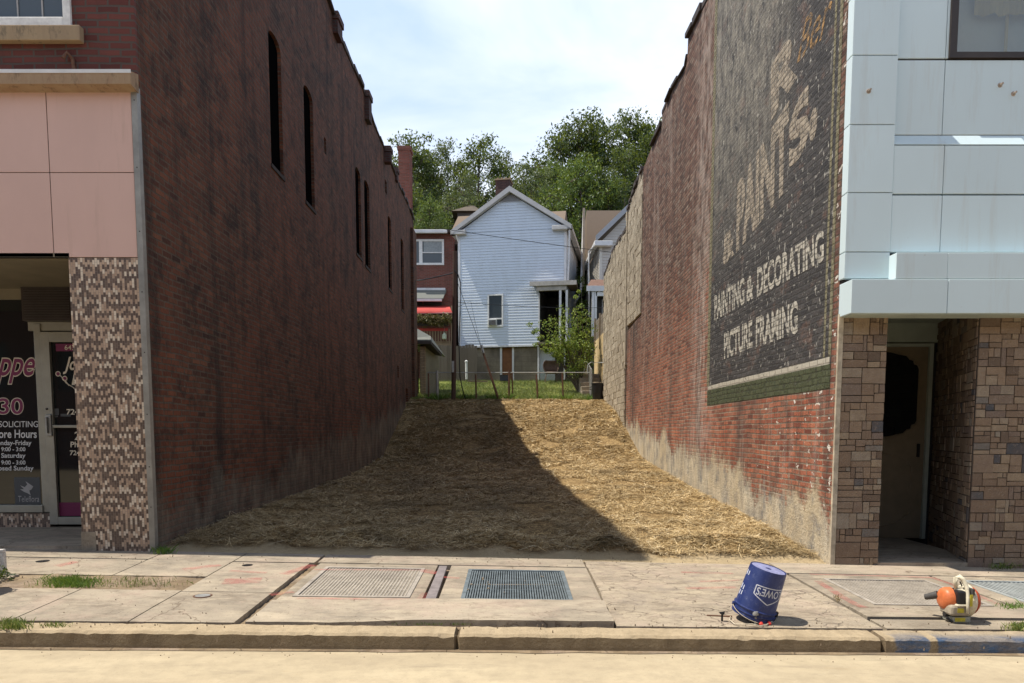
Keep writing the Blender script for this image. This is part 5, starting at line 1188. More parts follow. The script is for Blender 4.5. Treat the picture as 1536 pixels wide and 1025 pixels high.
# (proto, u centre, v top, depth, scale-x, label)
TL=[(0,622,203,50,.95,'tall mid-green tree rising behind the red brick chimney, leftmost on the hill'),
 (5,667,212,52,.9,'thin airy pale tree with sky showing through, left of the white house gable'),
 (3,722,203,52,1.1,'tall open-crowned tree with a dark stem above the left slope of the white gable'),
 (1,692,262,47,.8,'low pale grey-green tree over the roofs between the brick chimney and the white house'),
 (4,645,300,44,.62,'small yellow-green tree just above the flat roof of the brick house'),
 (3,750,232,58,.9,'narrow green tree directly behind the white house chimney'),
 (1,795,245,50,.85,'pale-leaved tree right of the white house chimney, lower than its neighbours'),
 (4,830,250,54,.8,'bright yellow-green tree over the right slope of the white gable'),
 (2,862,176,58,1.0,'tallest dark tree with a rounded top, left end of the high wood on the right'),
 (0,905,188,60,1.0,'mid-green tree in the middle of the high wood on the right'),
 (2,955,180,62,1.05,'dark broad tree at the right end of the wood, against the stepped brick coping'),
 (4,868,240,48,.8,'lit yellow-green tree standing in front of the tall dark tree'),
 (2,915,262,48,.8,'dense dark tree above the brown roof of the beige house'),
 (0,835,335,45,.62,'small green tree between the white house roof and the beige house'),
 (2,990,210,56,.9,'dark tree peeking over the top of the painted block wall'),
 (2,610,262,56,.85,'dark dense tree half hidden behind the tall red chimney'),
 (2,700,290,60,.95,'dark tree at the back of the hill behind the small pale tree'),
 (2,775,300,62,.9,'dark backdrop tree filling the gap behind the white house ridge'),
 (0,640,262,60,.9,'green backdrop tree between the leftmost tree and the thin airy tree'),
 (2,862,372,41,.42,'dark bushy tree in the narrow gap between the white and beige houses'),
 (0,745,300,56,.7,'green tree low behind the left side of the white gable'),
 (2,655,330,41.5,.45,'dark bush-like tree right behind the flat roof of the brick house'),
 (1,812,270,60,.8,'greyish pale tree deep behind the right slope of the white gable'),
 (0,642,238,54,.85,'leafy green tree filling the gap right of the leftmost tree'),
 (3,700,238,55,.95,'mid-green tree between the thin airy tree and the open-crowned tree'),
 (0,770,262,57,1.0,'green tree filling the skyline just right of the white house chimney'),
 (3,936,225,54,.9,'slim green tree rising above the rake of the beige house')]
HT=[14,15,15,14,13,14]; used=set()
for (k,u,v,Y,sx,lab) in TL:
    p=P(u,v,Y); zb=float(lawnz(p[0],Y))-.3; s=(p[2]-zb)/PTOP[k]
    sc=(s*sx*1.0 if s>.5 else sx, s*sx if s>.5 else sx, s)
    if k not in used:
        o=PR[k]; used.add(k); o.location=(p[0],Y,zb); o.rotation_euler=(0,0,random.uniform(0,6)); o.scale=sc; o['label']=lab; o['group']='trees on the wooded hill behind the houses'
    else: dup(PR[k],(p[0],Y,zb),random.uniform(0,6),lab,sc,'trees on the wooded hill behind the houses')
    if 'group' not in PR[k]: PR[k]['group']='trees on the wooded hill behind the houses'
# understory of the wood: one mass
def f_under():
    cen=[];spr=[]
    for i in range(620):
        Y=40+24*random.random(); X=(random.random()*2-1)*.36*Y+1; z=float(lawnz(X,Y))
        cen.append((X,Y,z+random.uniform(.2,3.2))); spr.append(random.uniform(.6,1.5))
    V,Fq=leafcloud(cen,75,spr,.16); o=npmesh('undergrowth',V,Fq,M['leafd']); tag(o,'dark tangled undergrowth covering the hillside below the trees','undergrowth',kind='stuff')
f_under()
# hidden hillside house
HH=thing('hillside_house','dark little house half hidden among the trees, left of the white gable','house',(P(700,310,44)[0],44,8))
m=MB(); a=P(686,338,44); c_=P(714,306,44); m.box(a[0],c_[0],44,48,a[2]-4,c_[2]-.4); m.build('wall',plain('dark_wall',(.12,.11,.10),.8,.2,5),HH)  # plain dark grey wall colour
m=MB(); z1=c_[2]; m.hexa([(a[0]-.3,43.6,z1-.5),(c_[0]+.3,43.6,z1-.5),(c_[0]+.3,48.4,z1-.5),(a[0]-.3,48.4,z1-.5),(a[0]+.6,46,z1+.5),(c_[0]-.2,46,z1+.5),(c_[0]-.2,46.2,z1+.5),(a[0]+.6,46.2,z1+.5)]); m.build('roof',plain('dark_shingle',(.11,.09,.07),.9,.3,6),HH)
m=MB(); x=P(693,300,43.95)[0]; m.box(x,x+.5,43.93,43.99,z1-2,z1-.9); m.build('window',M['black'],HH)

# planting on the deck
cen=[(P(u,480+random.uniform(-6,6),35.3)) for u in range(618,678,2)]
V,Fq=leafcloud([tuple(c+Vector((0,random.uniform(-.2,.2),0))) for c in cen for _ in range(2)],60,.22,.055); fl=thing('flower_boxes','row of leafy orange-brown flowers in window boxes along the deck railing','planter',(cen[0][0],35.3,5))
V=V-np.array(ORG[fl.name]); npmesh('flowers',V,Fq,M['greenawn'],fl)
m=MB(); a=P(618,489,35.35);c_=P(672,484,35.35); m.box(a[0],c_[0],35.3,35.52,a[2],c_[2]); m.build('trough',M['darkframe'],fl)
pt=thing('hanging_planter','pale green bottle-shaped planter hanging on the deck railing','planter',P(666,508,35.4)); m=MB(); c_=P(666.5,509,35.4); m.lathe([(.08,0),(.10,.02),(.10,.2),(.05,.26),(.03,.30)],c_,14); m.build('bottle',plain('pale_green_plastic',(.55,.62,.45),.4,.1,20),pt,smooth=True)
m=MB(); m.tube([c_+Vector((0,0,.3)),c_+Vector((0,.05,.55))],.006,5); m.build('hanger',M['galv'],pt)
# board fence below the deck
BF=thing('board_fence','tall grey weathered vertical board fence below the deck','fence',(bx(668,34.6),34.6,3.9))
m=MB()
for i in range(14):
    x0=bx(652,34.6)+i*.14; m.box(x0,x0+.13,34.6,34.625+.004*(i%3),3.6,bz(518+random.uniform(-1,1),34.6)+random.uniform(-.03,.03))
m.build('board',M['wood'],BF); m=MB(); m.box(bx(652,34.6),bx(652,34.6)+1.96,34.63,34.69,5.0,5.1); m.build('rail',M['wood'],BF)
# shed
SHY=29.2; SH=thing('garden_shed','small plaster shed with a grey shingle roof past the dark brick wall','shed',(bx(635,SHY),SHY,2.8))
sx=lambda u,Y=SHY: P(u,560,Y)[0]; szv=lambda v,Y=SHY: P(768,v,Y)[2]
m=MB(); m.box(sx(600),sx(627),SHY,SHY+.2,2.3,szv(524)); m.box(sx(627),sx(632),SHY+.6,SHY+.8,2.3,szv(524)); m.build('door_wall',M['black'],SH)
m=MB(); m.box(sx(630.5),sx(638.5),SHY-.05,SHY+.25,2.3,szv(520)); m.build('brick_pier',mat_front_brick('tan_brick',((.28,.19,.11),(.36,.26,.16)),'x',(.2,.16,.11)),SH)
m=MB(); m.prism([(sx(638.6),SHY+.1,2.3),(sx(655),SHY+.8,2.3),(sx(655),SHY+.8,szv(530)),(sx(638.6),SHY+.1,szv(520))][::-1],(0,.15,0)); m.build('plaster_wall',M['soffit'],SH)
m=MB(); zA=szv(513); m.hexa([(sx(600),SHY-.35,zA),(sx(645),SHY-.35,zA),(sx(665,31),SHY+3,zA-.3),(sx(600),SHY+3,zA-.3),(sx(600),SHY-.35,zA+.06),(sx(646),SHY-.35,zA+.06),(sx(640,31),SHY+3,zA+.9),(sx(600),SHY+3,zA+.9)]) if False else m.hexa([(sx(600),SHY-.3,zA),(sx(648),SHY-.3,zA),(sx(663),SHY+1.6,zA-.42),(sx(600),SHY+1.6,zA-.1),(sx(600),SHY-.3,zA+.05),(sx(648),SHY-.3,zA+.05),(sx(640),SHY+1.6,zA+.42),(sx(600),SHY+1.6,zA+1.0)])
m.build('roof',M['gshingle'],SH)
m=MB(); m.hexa([(sx(600),SHY-.33,zA-.12),(sx(648),SHY-.33,zA-.12),(sx(661),SHY+.6,zA-.50),(sx(600),SHY+.6,zA-.12),(sx(600),SHY-.33,zA-.005),(sx(648),SHY-.33,zA-.005),(sx(661),SHY+.6,zA-.38),(sx(600),SHY+.6,zA-.01)]); m.build('eave_board',M['darkframe'],SH)
# ================================================================ BEIGE HOUSE (right rear)
EY=34.0; ex=lambda u,Y=EY: P(u,400,Y)[0]; ez=lambda v,Y=EY: P(768,v,Y)[2]
EH=thing('beige_house','beige sided house with a brown roof, mostly hidden behind the block wall','house',(ex(915),EY,4))
x0=ex(900); zE=ez(364); zbE=ez(425)
m=MB(); rk=(ez(303)-ez(360))/(ex(948)-ex(893))
siding(m,zbE,zE,lambda z:x0,lambda z:x0+5.2,EY); siding(m,zE,zE+2.6,lambda z:x0+(z-zE)/rk,lambda z:x0+5.2-(z-zE)/rk,EY)
siding(m,zbE-2.5,zE,lambda z:EY,lambda z:EY+10,x0,.125,'y')
m.box(x0+.01,x0+.2,EY+.1,EY+10,3.5,zE); m.prism([(x0+.01,EY+.003,3.5),(x0+5.2,EY+.003,3.5),(x0+5.2,EY+.003,zE),(x0+2.6,EY+.003,zE+2.6*rk),(x0+.01,EY+.003,zE)],(0,.2,0)); m.build('wall',M['bsiding'],EH)
m=MB(); m.box(x0-.03,x0+.09,EY-.045,EY+.06,zbE,zE); 
for Y_ in (36.0,39.5): m.box(x0-.045,x0-.0,Y_,Y_+.12,zbE-2.5,zE)
m.each('corner_board',plain('pale_beige_trim',(.56,.54,.48),.6,.1,6),EH)
xe=ex(892); m=MB()
m.hexa([(xe,EY-.35,zE-.05),(x0+2.6,EY-.35,zE+2.6*rk+.05),(x0+2.6,EY-.31,zE+2.6*rk+.05),(xe,EY-.31,zE-.05),(xe,EY-.35,zE+.22),(x0+2.6,EY-.35,zE+2.6*rk+.32),(x0+2.6,EY-.31,zE+2.6*rk+.32),(xe,EY-.31,zE+.22)]); m.build('rake_board',plain('grey_rake',(.36,.37,.39),.6,.1,6),EH)
m=MB(); m.hexa([(xe,EY-.30,zE+.05),(x0+2.6,EY-.3,zE+2.6*rk+.2),(x0+2.6,EY+5,zE+2.6*rk+.2),(xe,EY+5,zE+.05),(xe,EY-.3,zE+.15),(x0+2.6,EY-.3,zE+2.6*rk+.3),(x0+2.6,EY+5,zE+2.6*rk+.3),(xe,EY+5,zE+.15)])
zq=ez(316,40); m.hexa([(P(879,350,40)[0],39,zE),(x0+5,39,zE),(x0+5,46,zE),(P(879,350,40)[0],46,zE),(P(879.5,350,40)[0],40,zq),(x0+5,40,zq),(x0+5,40.4,zq),(P(880,350,40)[0],40.4,zq)])
m.build('roof',M['shingle'],EH)
m=MB(); m.box(xe-.05,ex(917),EY-.36,EY-.05,zE-.22,zE-.0); m.box(xe-.06,xe+.12,EY-.3,EY+5,zE-.16,zE-.0); m.build('gutter',M['trimw'],EH,bevel=.02)
m=MB(); m.tube([(xe+.05,EY-.1,zE-.1),(ex(886.5),EY+1.0,ez(370)),(ex(886.5),EY+1.0,ez(400)),(ex(888),EY+1,ez(470))],.045,8); m.tube([P(876,315,38),P(873,400,38),P(871,440,37),P(862,455,36.4)],.06,8); m.each('downspout',M['trimw'],EH,smooth=True)
m=MB(); xpo=P(875.5,380,37.8)[0]; m.box(xpo-.05,xpo+.05,37.8,37.9,ez(430,37.8),ez(312,37.8)); m.build('gutter_pipe',plain('buff_pipe',(.40,.33,.25),.7,.2,6),EH)
# back porch of the beige house
m=MB(); PYh=32.6; ax=P(882,430,PYh)[0]
m.hexa([(ax,PYh,ez(436,PYh)),(ax+4,PYh,ez(436,PYh)),(ax+4,EY-.05,ez(424)),(x0-.4,EY-.05,ez(424)),(ax-.05,PYh,ez(430,PYh)),(ax+4,PYh,ez(430,PYh)),(ax+4,EY-.05,ez(420)),(x0-.4,EY-.05,ez(420))]); m.build('porch_roof',plain('porch_roof_brown',(.17,.10,.075),.8,.2,8),EH)
m=MB(); m.box(ax-.06,ax+4,PYh-.05,PYh-.001,ez(437,PYh),ez(429,PYh)); 
for u in (889.5,893.5): x=P(u,480,PYh)[0]; m.box(x-.05,x+.05,PYh+.02,PYh+.12,ez(505,PYh),ez(437,PYh))
m.box(P(894,440,PYh)[0],P(894,440,PYh)[0]+3,PYh+.02,PYh+.1,ez(444,PYh),ez(438,PYh)); m.each('porch_post',M['trimw'],EH)
m=MB(); m.box(P(896,470,PYh)[0],P(896,470,PYh)[0]+3,PYh+.5,PYh+.55,ez(500,PYh),ez(440,PYh)); m.box(P(887,470,35)[0],P(892,470,35)[0],33.6,33.7,4,ez(430)); m.build('porch_wall',M['dark'],EH)
m=MB(); xw_=P(905,460,PYh)[0]; m.box(xw_,xw_+.03,PYh+.45,PYh+.49,ez(468,PYh),ez(447,PYh)); m.box(xw_,xw_+.5,PYh+.45,PYh+.49,ez(447,PYh),ez(446,PYh)); m.build('porch_window',M['trimg'],EH)
# retaining wall and deck screen
RY0,RY1=28.2,32.2; rx=P(909,560,28.2)[0]
RW=thing('retaining_wall','yellow-tan plastered retaining wall beside the steps, right of the lawn','wall',(rx,30,3))
m=MB(); rxb=P(892,560,RY1)[0]
m.hexa([(rx,RY0,2.3),(rx+.3,RY0,2.3),(rxb+.3,RY1,2.3),(rxb,RY1,2.3),(rx,RY0,P(909,494,RY0)[2]),(rx+.3,RY0,P(909,494,RY0)[2]),(rxb+.3,RY1,P(892,513,RY1)[2]),(rxb,RY1,P(892,513,RY1)[2])]); m.box(rxb,rxb+3,RY1,RY1+.2,2.3,P(892,513,RY1)[2]); m.build('wall_face',M['ybrick'],RW)
m=MB(); m.box(rx-.02,rx+.0,29.4,29.5,P(902,550,29.4)[2],P(902,532,29.4)[2]); m.build('crack_patch',M['darkframe'],RW)
DS=thing('deck_screen','grey weathered board screen on top of the yellow retaining wall','fence',(rx,30,5.5))
m=MB()
for k in range(7):
    t0=k/7; t1=(k+.86)/7
    def q(Y,x,va,vb,t): return P(768,va+(vb-va)*t,Y)[2]
    za0=q(RY0,rx,493,462,t0); za1=q(RY0,rx,493,462,t1); zb0_=q(RY1,rxb,512,482,t0); zb1_=q(RY1,rxb,512,482,t1)
    m.hexa([(rx+.02,RY0,za0),(rx+.05,RY0,za0),(rxb+.05,RY1,zb0_),(rxb+.02,RY1,zb0_),(rx+.02,RY0,za1),(rx+.05,RY0,za1),(rxb+.05,RY1,zb1_),(rxb+.02,RY1,zb1_)])
m.build('board',M['wood'],DS); m=MB()
for Y_,x in ((RY1,rxb),(30.4,(rx+rxb)/2)): m.box(x-.03,x+.05,Y_-.05,Y_+.04,4.9,P(768,478 if Y_>31 else 470,Y_)[2])
m.each('post',M['tanwood'],DS)
# steps
ST=thing('garden_steps','concrete garden steps climbing between the lawn fence and the yellow wall','steps',(rx-.5,28.6,2.6))
m=MB()
for k in range(6): m.box(rx-.85,rx-.02,28.3+k*.38,28.3+(k+1)*.38-.001,2.3,2.75+.19*(k+1))
m.each('step',M['concrete'],ST,bevel=.02)
HRl=thing('handrail','bent grey pipe handrail beside the concrete steps','handrail',(rx-.4,28.2,3)); m=MB()
yr=28.25; m.tube([P(907,596,yr),P(908,552,yr),P(907,546,yr),P(904,544,yr),P(886,544,yr),P(882,548,yr),P(881,560,yr)],.022,8); m.build('pipe',M['galv'],HRl,smooth=True)
# ================================================================ WIRE FENCE
FYf=27.35
def fence_run(name,label,pts,posts,thick,post_mat,hgt=1.05,group=None):
    t=thing(name,label,'fence',pts[0]); mw=MB(); mt=MB()
    for a,b_ in zip(pts,pts[1:]):
        a=Vector(a);b_=Vector(b_); L=(b_-a).length; d=(b_-a)/L
        n=int(L/.10)
        for i in range(-10,n+1):
            for s in (1,-1):
                t0=i*.10 if s==1 else (i+10.5)*.10; z0,z1=0,hgt; t1=t0+s*hgt
                # clip
                lo,hi=min(t0,t1),max(t0,t1); c0,c1=max(lo,0),min(hi,L)
                if c1-c0<.02: continue
                f=lambda x:(x-t0)/(t1-t0)*hgt
                p=a+d*c0; q=a+d*c1; mw.tube([p+Vector((0,0,f(c0))),q+Vector((0,0,f(c1)))],.0022,3,caps=False)
        mt.tube([a+Vector((0,0,hgt)),b_+Vector((0,0,hgt))],.018,6)
    mw.build('wire_mesh',M['chain'],t); mt.build('top_rail',M['galv'],t)
    for p,hh,r,mt_ in posts: q=MB(); q.tube([Vector(p),Vector(p)+Vector((hh[0],0,hh[1]))],r,8); q.build('post',mt_,t,smooth=True)
    return t
zf_=2.66; fz=lambda u: (P(u,600,FYf)[0],FYf,zf_)
fence_run('wire_fence','rusty low wire fence with thin leaning posts along the front edge of the lawn',[fz(642),fz(655),fz(679),fz(884)],
  [((P(u,600,FYf)[0],FYf,2.6),(dx,P(u,vt,FYf)[2]-2.6),r,mt_) for u,vt,dx,r,mt_ in ((656,556,0,.05,M['galv']),(714.5,562,-.02,.03,M['rust']),(763.5,555,0,.035,M['rust']),(769.5,560,-.03,.022,M['rust']),(807,562,-.06,.035,M['rust']),(845,559,-.05,.03,M['rust']),(643,560,0,.03,M['rust']))],.02,M['rust'])
sp=[P(887,598,27.4),P(882,572,31.0),P(872,558,34)]
sp=[Vector((p[0],p[1],float(lawnz(p[0],p[1])))) for p in sp]
fence_run('side_fence','grey leaning wire fence climbing beside the garden steps',[tuple(p) for p in sp],
  [(tuple(sp[0].lerp(sp[1],t)) if t<=1 else tuple(sp[1].lerp(sp[2],t-1)),(0,1.12),.03,M['galv']) for t in (0,.3,.62,1,1.5,2)],.02,M['galv'],1.1)
# poles and cables
UY=26.9; up0=P(680,602,UY); up1=P(682.5,377,UY)
UP=thing('utility_pole','dark brown wooden pole with cables, standing at the wire fence left of the white house','pole',up0)
m=MB(); m.tube([up0+Vector((0,0,-.3)),up0.lerp(up1,.5),up1],[.085,.075,.065],12); m.build('shaft',M['polew'],UP,smooth=True)
m=MB(); q=P(679.5,546,UY-.09); m.box(q[0]-.04,q[0]+.04,UY-.12,UY-.08,q[2]-.3,q[2]+.1); m.build('tag_plate',M['galv'],UP)
def cable(name,label,pts,r=.012,sag=0,mat='blackp',n=10):
    P3=[Vector(p) for p in pts]
    if len(P3)==2 and sag:
        a,b_=P3; P3=[a.lerp(b_,i/n)-Vector((0,0,sag*4*(i/n)*(1-i/n))) for i in range(n+1)]
    m=MB(); m.tube(P3,r,5); o=m.build(name,M[mat]); tag(o,label,'cable'); return o
cable('cable','thick black cable hanging in a loop from the dark pole down to the grass',[P(681,405,UY-.05),P(687,412,UY-.1),P(691,425,UY-.1),P(690,470,UY-.1),P(688.5,520,UY-.1),P(690,565,UY-.05),P(694,585,UY),P(699,601,27.2)],.02)
cable('power_line','overhead wire crossing in front of the white gable towards the beige house',[P(660,343,30),P(935,381,32)],.012,.02)
cable('power_line','black wire from the dark pole to the left behind the brick wall end',[P(600,424,30),P(682,409,UY)],.022,.05)
cable('power_line','thin wire crossing low in front of the white house window level',[P(680,453,UY),P(960,460,33)],.009,.12)
cable('guy_wire','thin guy wire sloping from the dark pole down towards the leaning pole',[P(683,415,UY),P(726,533,27.2)],.008)
cable('guy_wire','second thin slack wire beside the guy wire, in front of the white siding',[P(684,462,UY),P(706,452,27),P(712,480,27.1),P(724,530,27.2)],.006)
LPo=thing('leaning_pole','thin dark leaning pole propped over the wire fence before the basement wall','pole',P(748,600,27.2)); m=MB(); m.tube([P(748,600,27.2),P(735,560,27.25),P(724,527,27.3)],[.045,.04,.035],8); m.build('shaft',M['rust'],LPo,smooth=True)
m=MB(); m.tube([P(725,530,27.28),P(722,518,27.3)],.05,8); m.build('cap',M['galv'],LPo)
wp=thing('white_post','short white plastic post standing in the lawn behind the fence','post',P(700,569,33.5)); m=MB(); m.tube([P(700,569,33.5),P(699.5,543,33.5)],.055,10); m.build('shaft',M['white'],wp,smooth=True); m=MB(); m.lathe([(.07,0),(.07,.05),(.02,.09)],P(699.5,543.5,33.5),10); m.build('cap',M['white'],wp)
pk=MB(); a=P(702,573,33.6); pk.box(a[0],a[0]+.88,33.6,33.75,a[2],a[2]+.05); o=pk.build('plank',M['tanwood'],None,bevel=.005); tag(o,'pale plank lying on the grass against the basement wall','plank')
# crate by the basement door
cr=thing('plastic_crate','dark blue plastic crate on the ground by the brown basement door','crate',P(757,570,34.3)); m=MB(); a=P(750,571,34.3);c_=P(763,563,34.3); w=.03
m.box(a[0],c_[0],34.2,34.23,a[2],c_[2]); m.box(a[0],c_[0],34.5,34.53,a[2],c_[2]); m.box(a[0],a[0]+w,34.23,34.5,a[2],c_[2]); m.box(c_[0]-w,c_[0],34.23,34.5,a[2],c_[2]); m.box(a[0],c_[0],34.2,34.53,a[2]-.02,a[2]-.001); m.build('tub',plain('dark_blue_plastic',(.03,.035,.06),.5,.2,20),cr,bevel=.006)
m=MB(); m.box(a[0]-.02,c_[0]+.02,34.18,34.2,c_[2]-.04,c_[2]+.005); m.box(a[0]-.02,c_[0]+.02,34.531,34.55,c_[2]-.04,c_[2]+.005); m.build('rim',M['blackp'],cr)
# black bin
bn=P(897,602,27.0); BN=thing('rubbish_bin','black plastic rubbish bin at the foot of the garden steps','bin',bn)
m=MB(); m.lathe([(.0,.01),(.17,0),(.19,.05),(.235,.60),(.245,.60),(.245,.64),(.225,.64),(.21,.58),(.16,.06),(.0,.05)],bn,28); m.build('body',M['blackp'],BN,smooth=True)
m=MB(); m.tube([bn+Vector((-.24,-.03,.52)),bn+Vector((-.30,-.03,.50)),bn+Vector((-.30,-.03,.42)),bn+Vector((-.22,-.03,.40))],.015,6); m.tube([bn+Vector((.24,-.03,.52)),bn+Vector((.29,-.03,.50)),bn+Vector((.29,-.03,.42)),bn+Vector((.22,-.03,.40))],.015,6); m.each('handle',M['blackp'],BN,smooth=True)
# small leafy tree by the lawn
ty=30.2; tb=P(868,574,ty); tb[2]=float(lawnz(tb[0],ty)); ST2=thing('young_fruit_tree','bright yellow-green bushy young tree with arching shoots at the right end of the lawn','tree',tb)
m=MB(); cen=[];spr=[]; R=random.Random(5)
tips=[(846,468),(862,448),(872,440),(838,476),(826,480),(818,492),(802,498),(795,488),(884,490),(880,470),(855,500),(870,510),(846,520),(830,515),(818,520),(862,530),(884,520),(858,470),(838,500),(872,545),(858,552),(806,515),(880,505),(866,488)]
for (u,v) in tips:
    Y=ty+R.uniform(-.8,.8); e=P(u,v,Y); mid=tb.lerp(e,.5)+Vector((.12,0,.25)); m.tube([tb,mid,e],[.035,.02,.006],5)
    for t in np.linspace(.55,1,5):
        c0=mid.lerp(e,(t-.5)*2); k=.30 if v>465 and u>812 else .13
        cen.append(tuple(c0+Vector((R.uniform(-.1,.1),R.uniform(-.1,.1),R.uniform(-.1,.1))))); spr.append(k*R.uniform(.7,1.2))
m.build('trunk',M['bark'],ST2); V,Fq=leafcloud(cen,48,spr,.052); npmesh('crown',V-np.array(ORG[ST2.name]),Fq,M['leafb'],ST2)
# bush right behind it against dark gap
V,Fq=leafcloud([tuple(P(u,v,33+random.random())) for u,v in ((880,560),(872,566),(885,545),(876,540),(862,562))],200,.35,.06); o=npmesh('shrub',V,Fq,M['leafd']); tag(o,'dark green shrub in the shade below the young tree','shrub')
V,Fq=leafcloud([tuple(P(u,v,35.5+random.random()*.5)) for u,v in ((872,420),(874,440),(878,455),(870,455),(880,432))],90,.28,.06); o=npmesh('climbing_vine',V,Fq,M['leafy']); tag(o,'light green vine climbing the downspout of the beige house','vine')
# weeds along fence foot
pts=[(P(u,602,27.2)[0]+random.uniform(-.1,.1),27.15+random.random()*.3,2.64) for u in np.random.default_rng(3).choice([645,650,655,664,670,705,735,742,765,810,848,884,700,690,745,760,830],1600)]
blades('fence_weeds',pts,.08,.34,.008,M['leafw'],'tufts of weeds growing along the foot of the wire fence','weeds')
# ================================================================ STREET OBJECTS
def grate(name,label,g,bars,mat,pit,thick,along='y',cross=3,group=None,dz=-.004,fill=None):
    x0,x1,y0,y1=g; cx,cy=(x0+x1)/2,(y0+y1)/2; t=thing(name,label,'grate',(cx,cy,sz(cx,cy)),group=group)
    f=lambda x,y,d=0:(x,y,sz(x,y)+dz+d)
    m=MB(); w=.035
    for (a,b,c,d) in ((x0,x1,y0,y0+w),(x0,x1,y1-w,y1),(x0,x0+w,y0+w,y1-w),(x1-w,x1,y0+w,y1-w)):
        m.hexa([f(a,c,-.06),f(b,c,-.06),f(b,d,-.06),f(a,d,-.06),f(a,c,.008),f(b,c,.008),f(b,d,.008),f(a,d,.008)])
    m.build('frame',mat,t)
    m=MB()
    if along=='y':
        for i in range(bars):
            x=x0+w+(x1-x0-2*w)*(i+.5)/bars; m.hexa([f(x-thick,y0+w,-.03),f(x+thick,y0+w,-.03),f(x+thick,y1-w,-.03),f(x-thick,y1-w,-.03),f(x-thick,y0+w),f(x+thick,y0+w),f(x+thick,y1-w),f(x-thick,y1-w)])
    else:
        for i in range(bars):
            y=y0+w+(y1-y0-2*w)*(i+.5)/bars; m.hexa([f(x0+w,y-thick,-.03),f(x1-w,y-thick,-.03),f(x1-w,y+thick,-.03),f(x0+w,y+thick,-.03),f(x0+w,y-thick),f(x1-w,y-thick),f(x1-w,y+thick),f(x0+w,y+thick)])
    m.build('bars',mat,t)
    if cross:
        m=MB()
        for i in range(cross):
            if along=='y': y=y0+w+(y1-y0-2*w)*(i+1)/(cross+1); m.hexa([f(x0+w,y-.005,-.03),f(x1-w,y-.005,-.03),f(x1-w,y+.005,-.03),f(x0+w,y+.005,-.03),f(x0+w,y-.005,-.003),f(x1-w,y-.005,-.003),f(x1-w,y+.005,-.003),f(x0+w,y+.005,-.003)])
            else: x=x0+w+(x1-x0-2*w)*(i+1)/(cross+1); m.hexa([f(x-.005,y0+w,-.03),f(x+.005,y0+w,-.03),f(x+.005,y1-w,-.03),f(x-.005,y1-w,-.03),f(x-.005,y0+w,-.003),f(x+.005,y0+w,-.003),f(x+.005,y1-w,-.003),f(x-.005,y1-w,-.003)])
        m.build('cross_bars',mat,t)
    m=MB(); m.add([f(x0+.01,y0+.01,-pit),f(x1-.01,y0+.01,-pit),f(x1-.01,y1-.01,-pit),f(x0+.01,y1-.01,-pit)],[(0,1,2,3)]); m.build('infill' if pit<.05 else 'pit_floor',fill or M['black'],t); return t
grate('pavement_grate','pale dust-filled pavement grate left of the dark one, framed by red spray marks',GR[0],30,M['gratem'],.0035,.006,'y',3,fill=M['gapfill'])
g2=grate('pavement_grate','dark open-barred steel pavement grate in the middle of the pavement',GR[1],40,plain('worn_grate_steel',(.17,.20,.21),.5,.3,15,.3),.30,.0058,'y',2)
grate('pavement_grate','pale closed grate with diagonal-looking ribs and red outline, left of the leaf blower',GR[2],32,M['gratem'],.004,.0065,'y',0,fill=M['gapfill'])
grate('pavement_grate','pale blue-grey meshed grate at the right edge behind the leaf blower',GR[3],22,plain('blue_grey_steel',(.34,.36,.35),.6,.2,15),.02,.008,'y',20,fill=M['darkgrate'])
# debris caught in the dark grate
m=MB()
for i in range(11):
    x=random.uniform(-.38,.46);y=random.uniform(5.97,7.04); z=sz(x,y)+.0; s=random.uniform(.006,.014); m.hexa([(x-s,y-s,z),(x+s,y-s*.6,z),(x+s*.8,y+s,z),(x-s*.7,y+s,z),(x-s*.6,y-s*.6,z+s*.5),(x+s*.7,y-s*.4,z+s*.5),(x+s*.5,y+s*.6,z+s*.5),(x-s*.5,y+s*.6,z+s*.5)])
m.build('leaf_debris',plain('dry_leaf_bits',(.30,.24,.17),.9,.3,60),g2)
# steel cover strip
cs=MB(); a=G(636,904); b_=G(652,904); c_=G(671,850); d_=G(659,850)
cs.hexa([tuple(p+Vector((0,0,-.02))) for p in (a,b_,c_,d_)]+[tuple(p+Vector((0,0,.007))) for p in (a,b_,c_,d_)])
o=cs.build('cover_plate',plain('slate_plate',(.22,.19,.185),.7,.25,12),None,bevel=.003); tag(o,'narrow dark steel cover plate between the pale and the dark grate','cover plate')
# round covers
for u,v,r,lab in ((304,894,.075,'small round utility cover set in the pavement slab, left part of the pavement'),(64,842,.06,'small dark oval cover near the shop step'),(371,848,.05,'tiny dark cover plate beside the slab joint near the lot')):
    p=G(u,v); q=MB(); q.lathe([(r,-.01),(r,.003),(r-.008,.004),(r-.012,.001),(.001,.001)],p,24); t=thing('utility_cover',lab,'cover',p); 
    q.build('rim',M['rust'] if u==304 else M['blackp'],t,smooth=True)
    q=MB(); q.lathe([(r*.8,.0012),(r*.8,.0045),(.001,.005)],p,20); q.build('lid',M['steel'] if u==304 else M['blackp'],t)
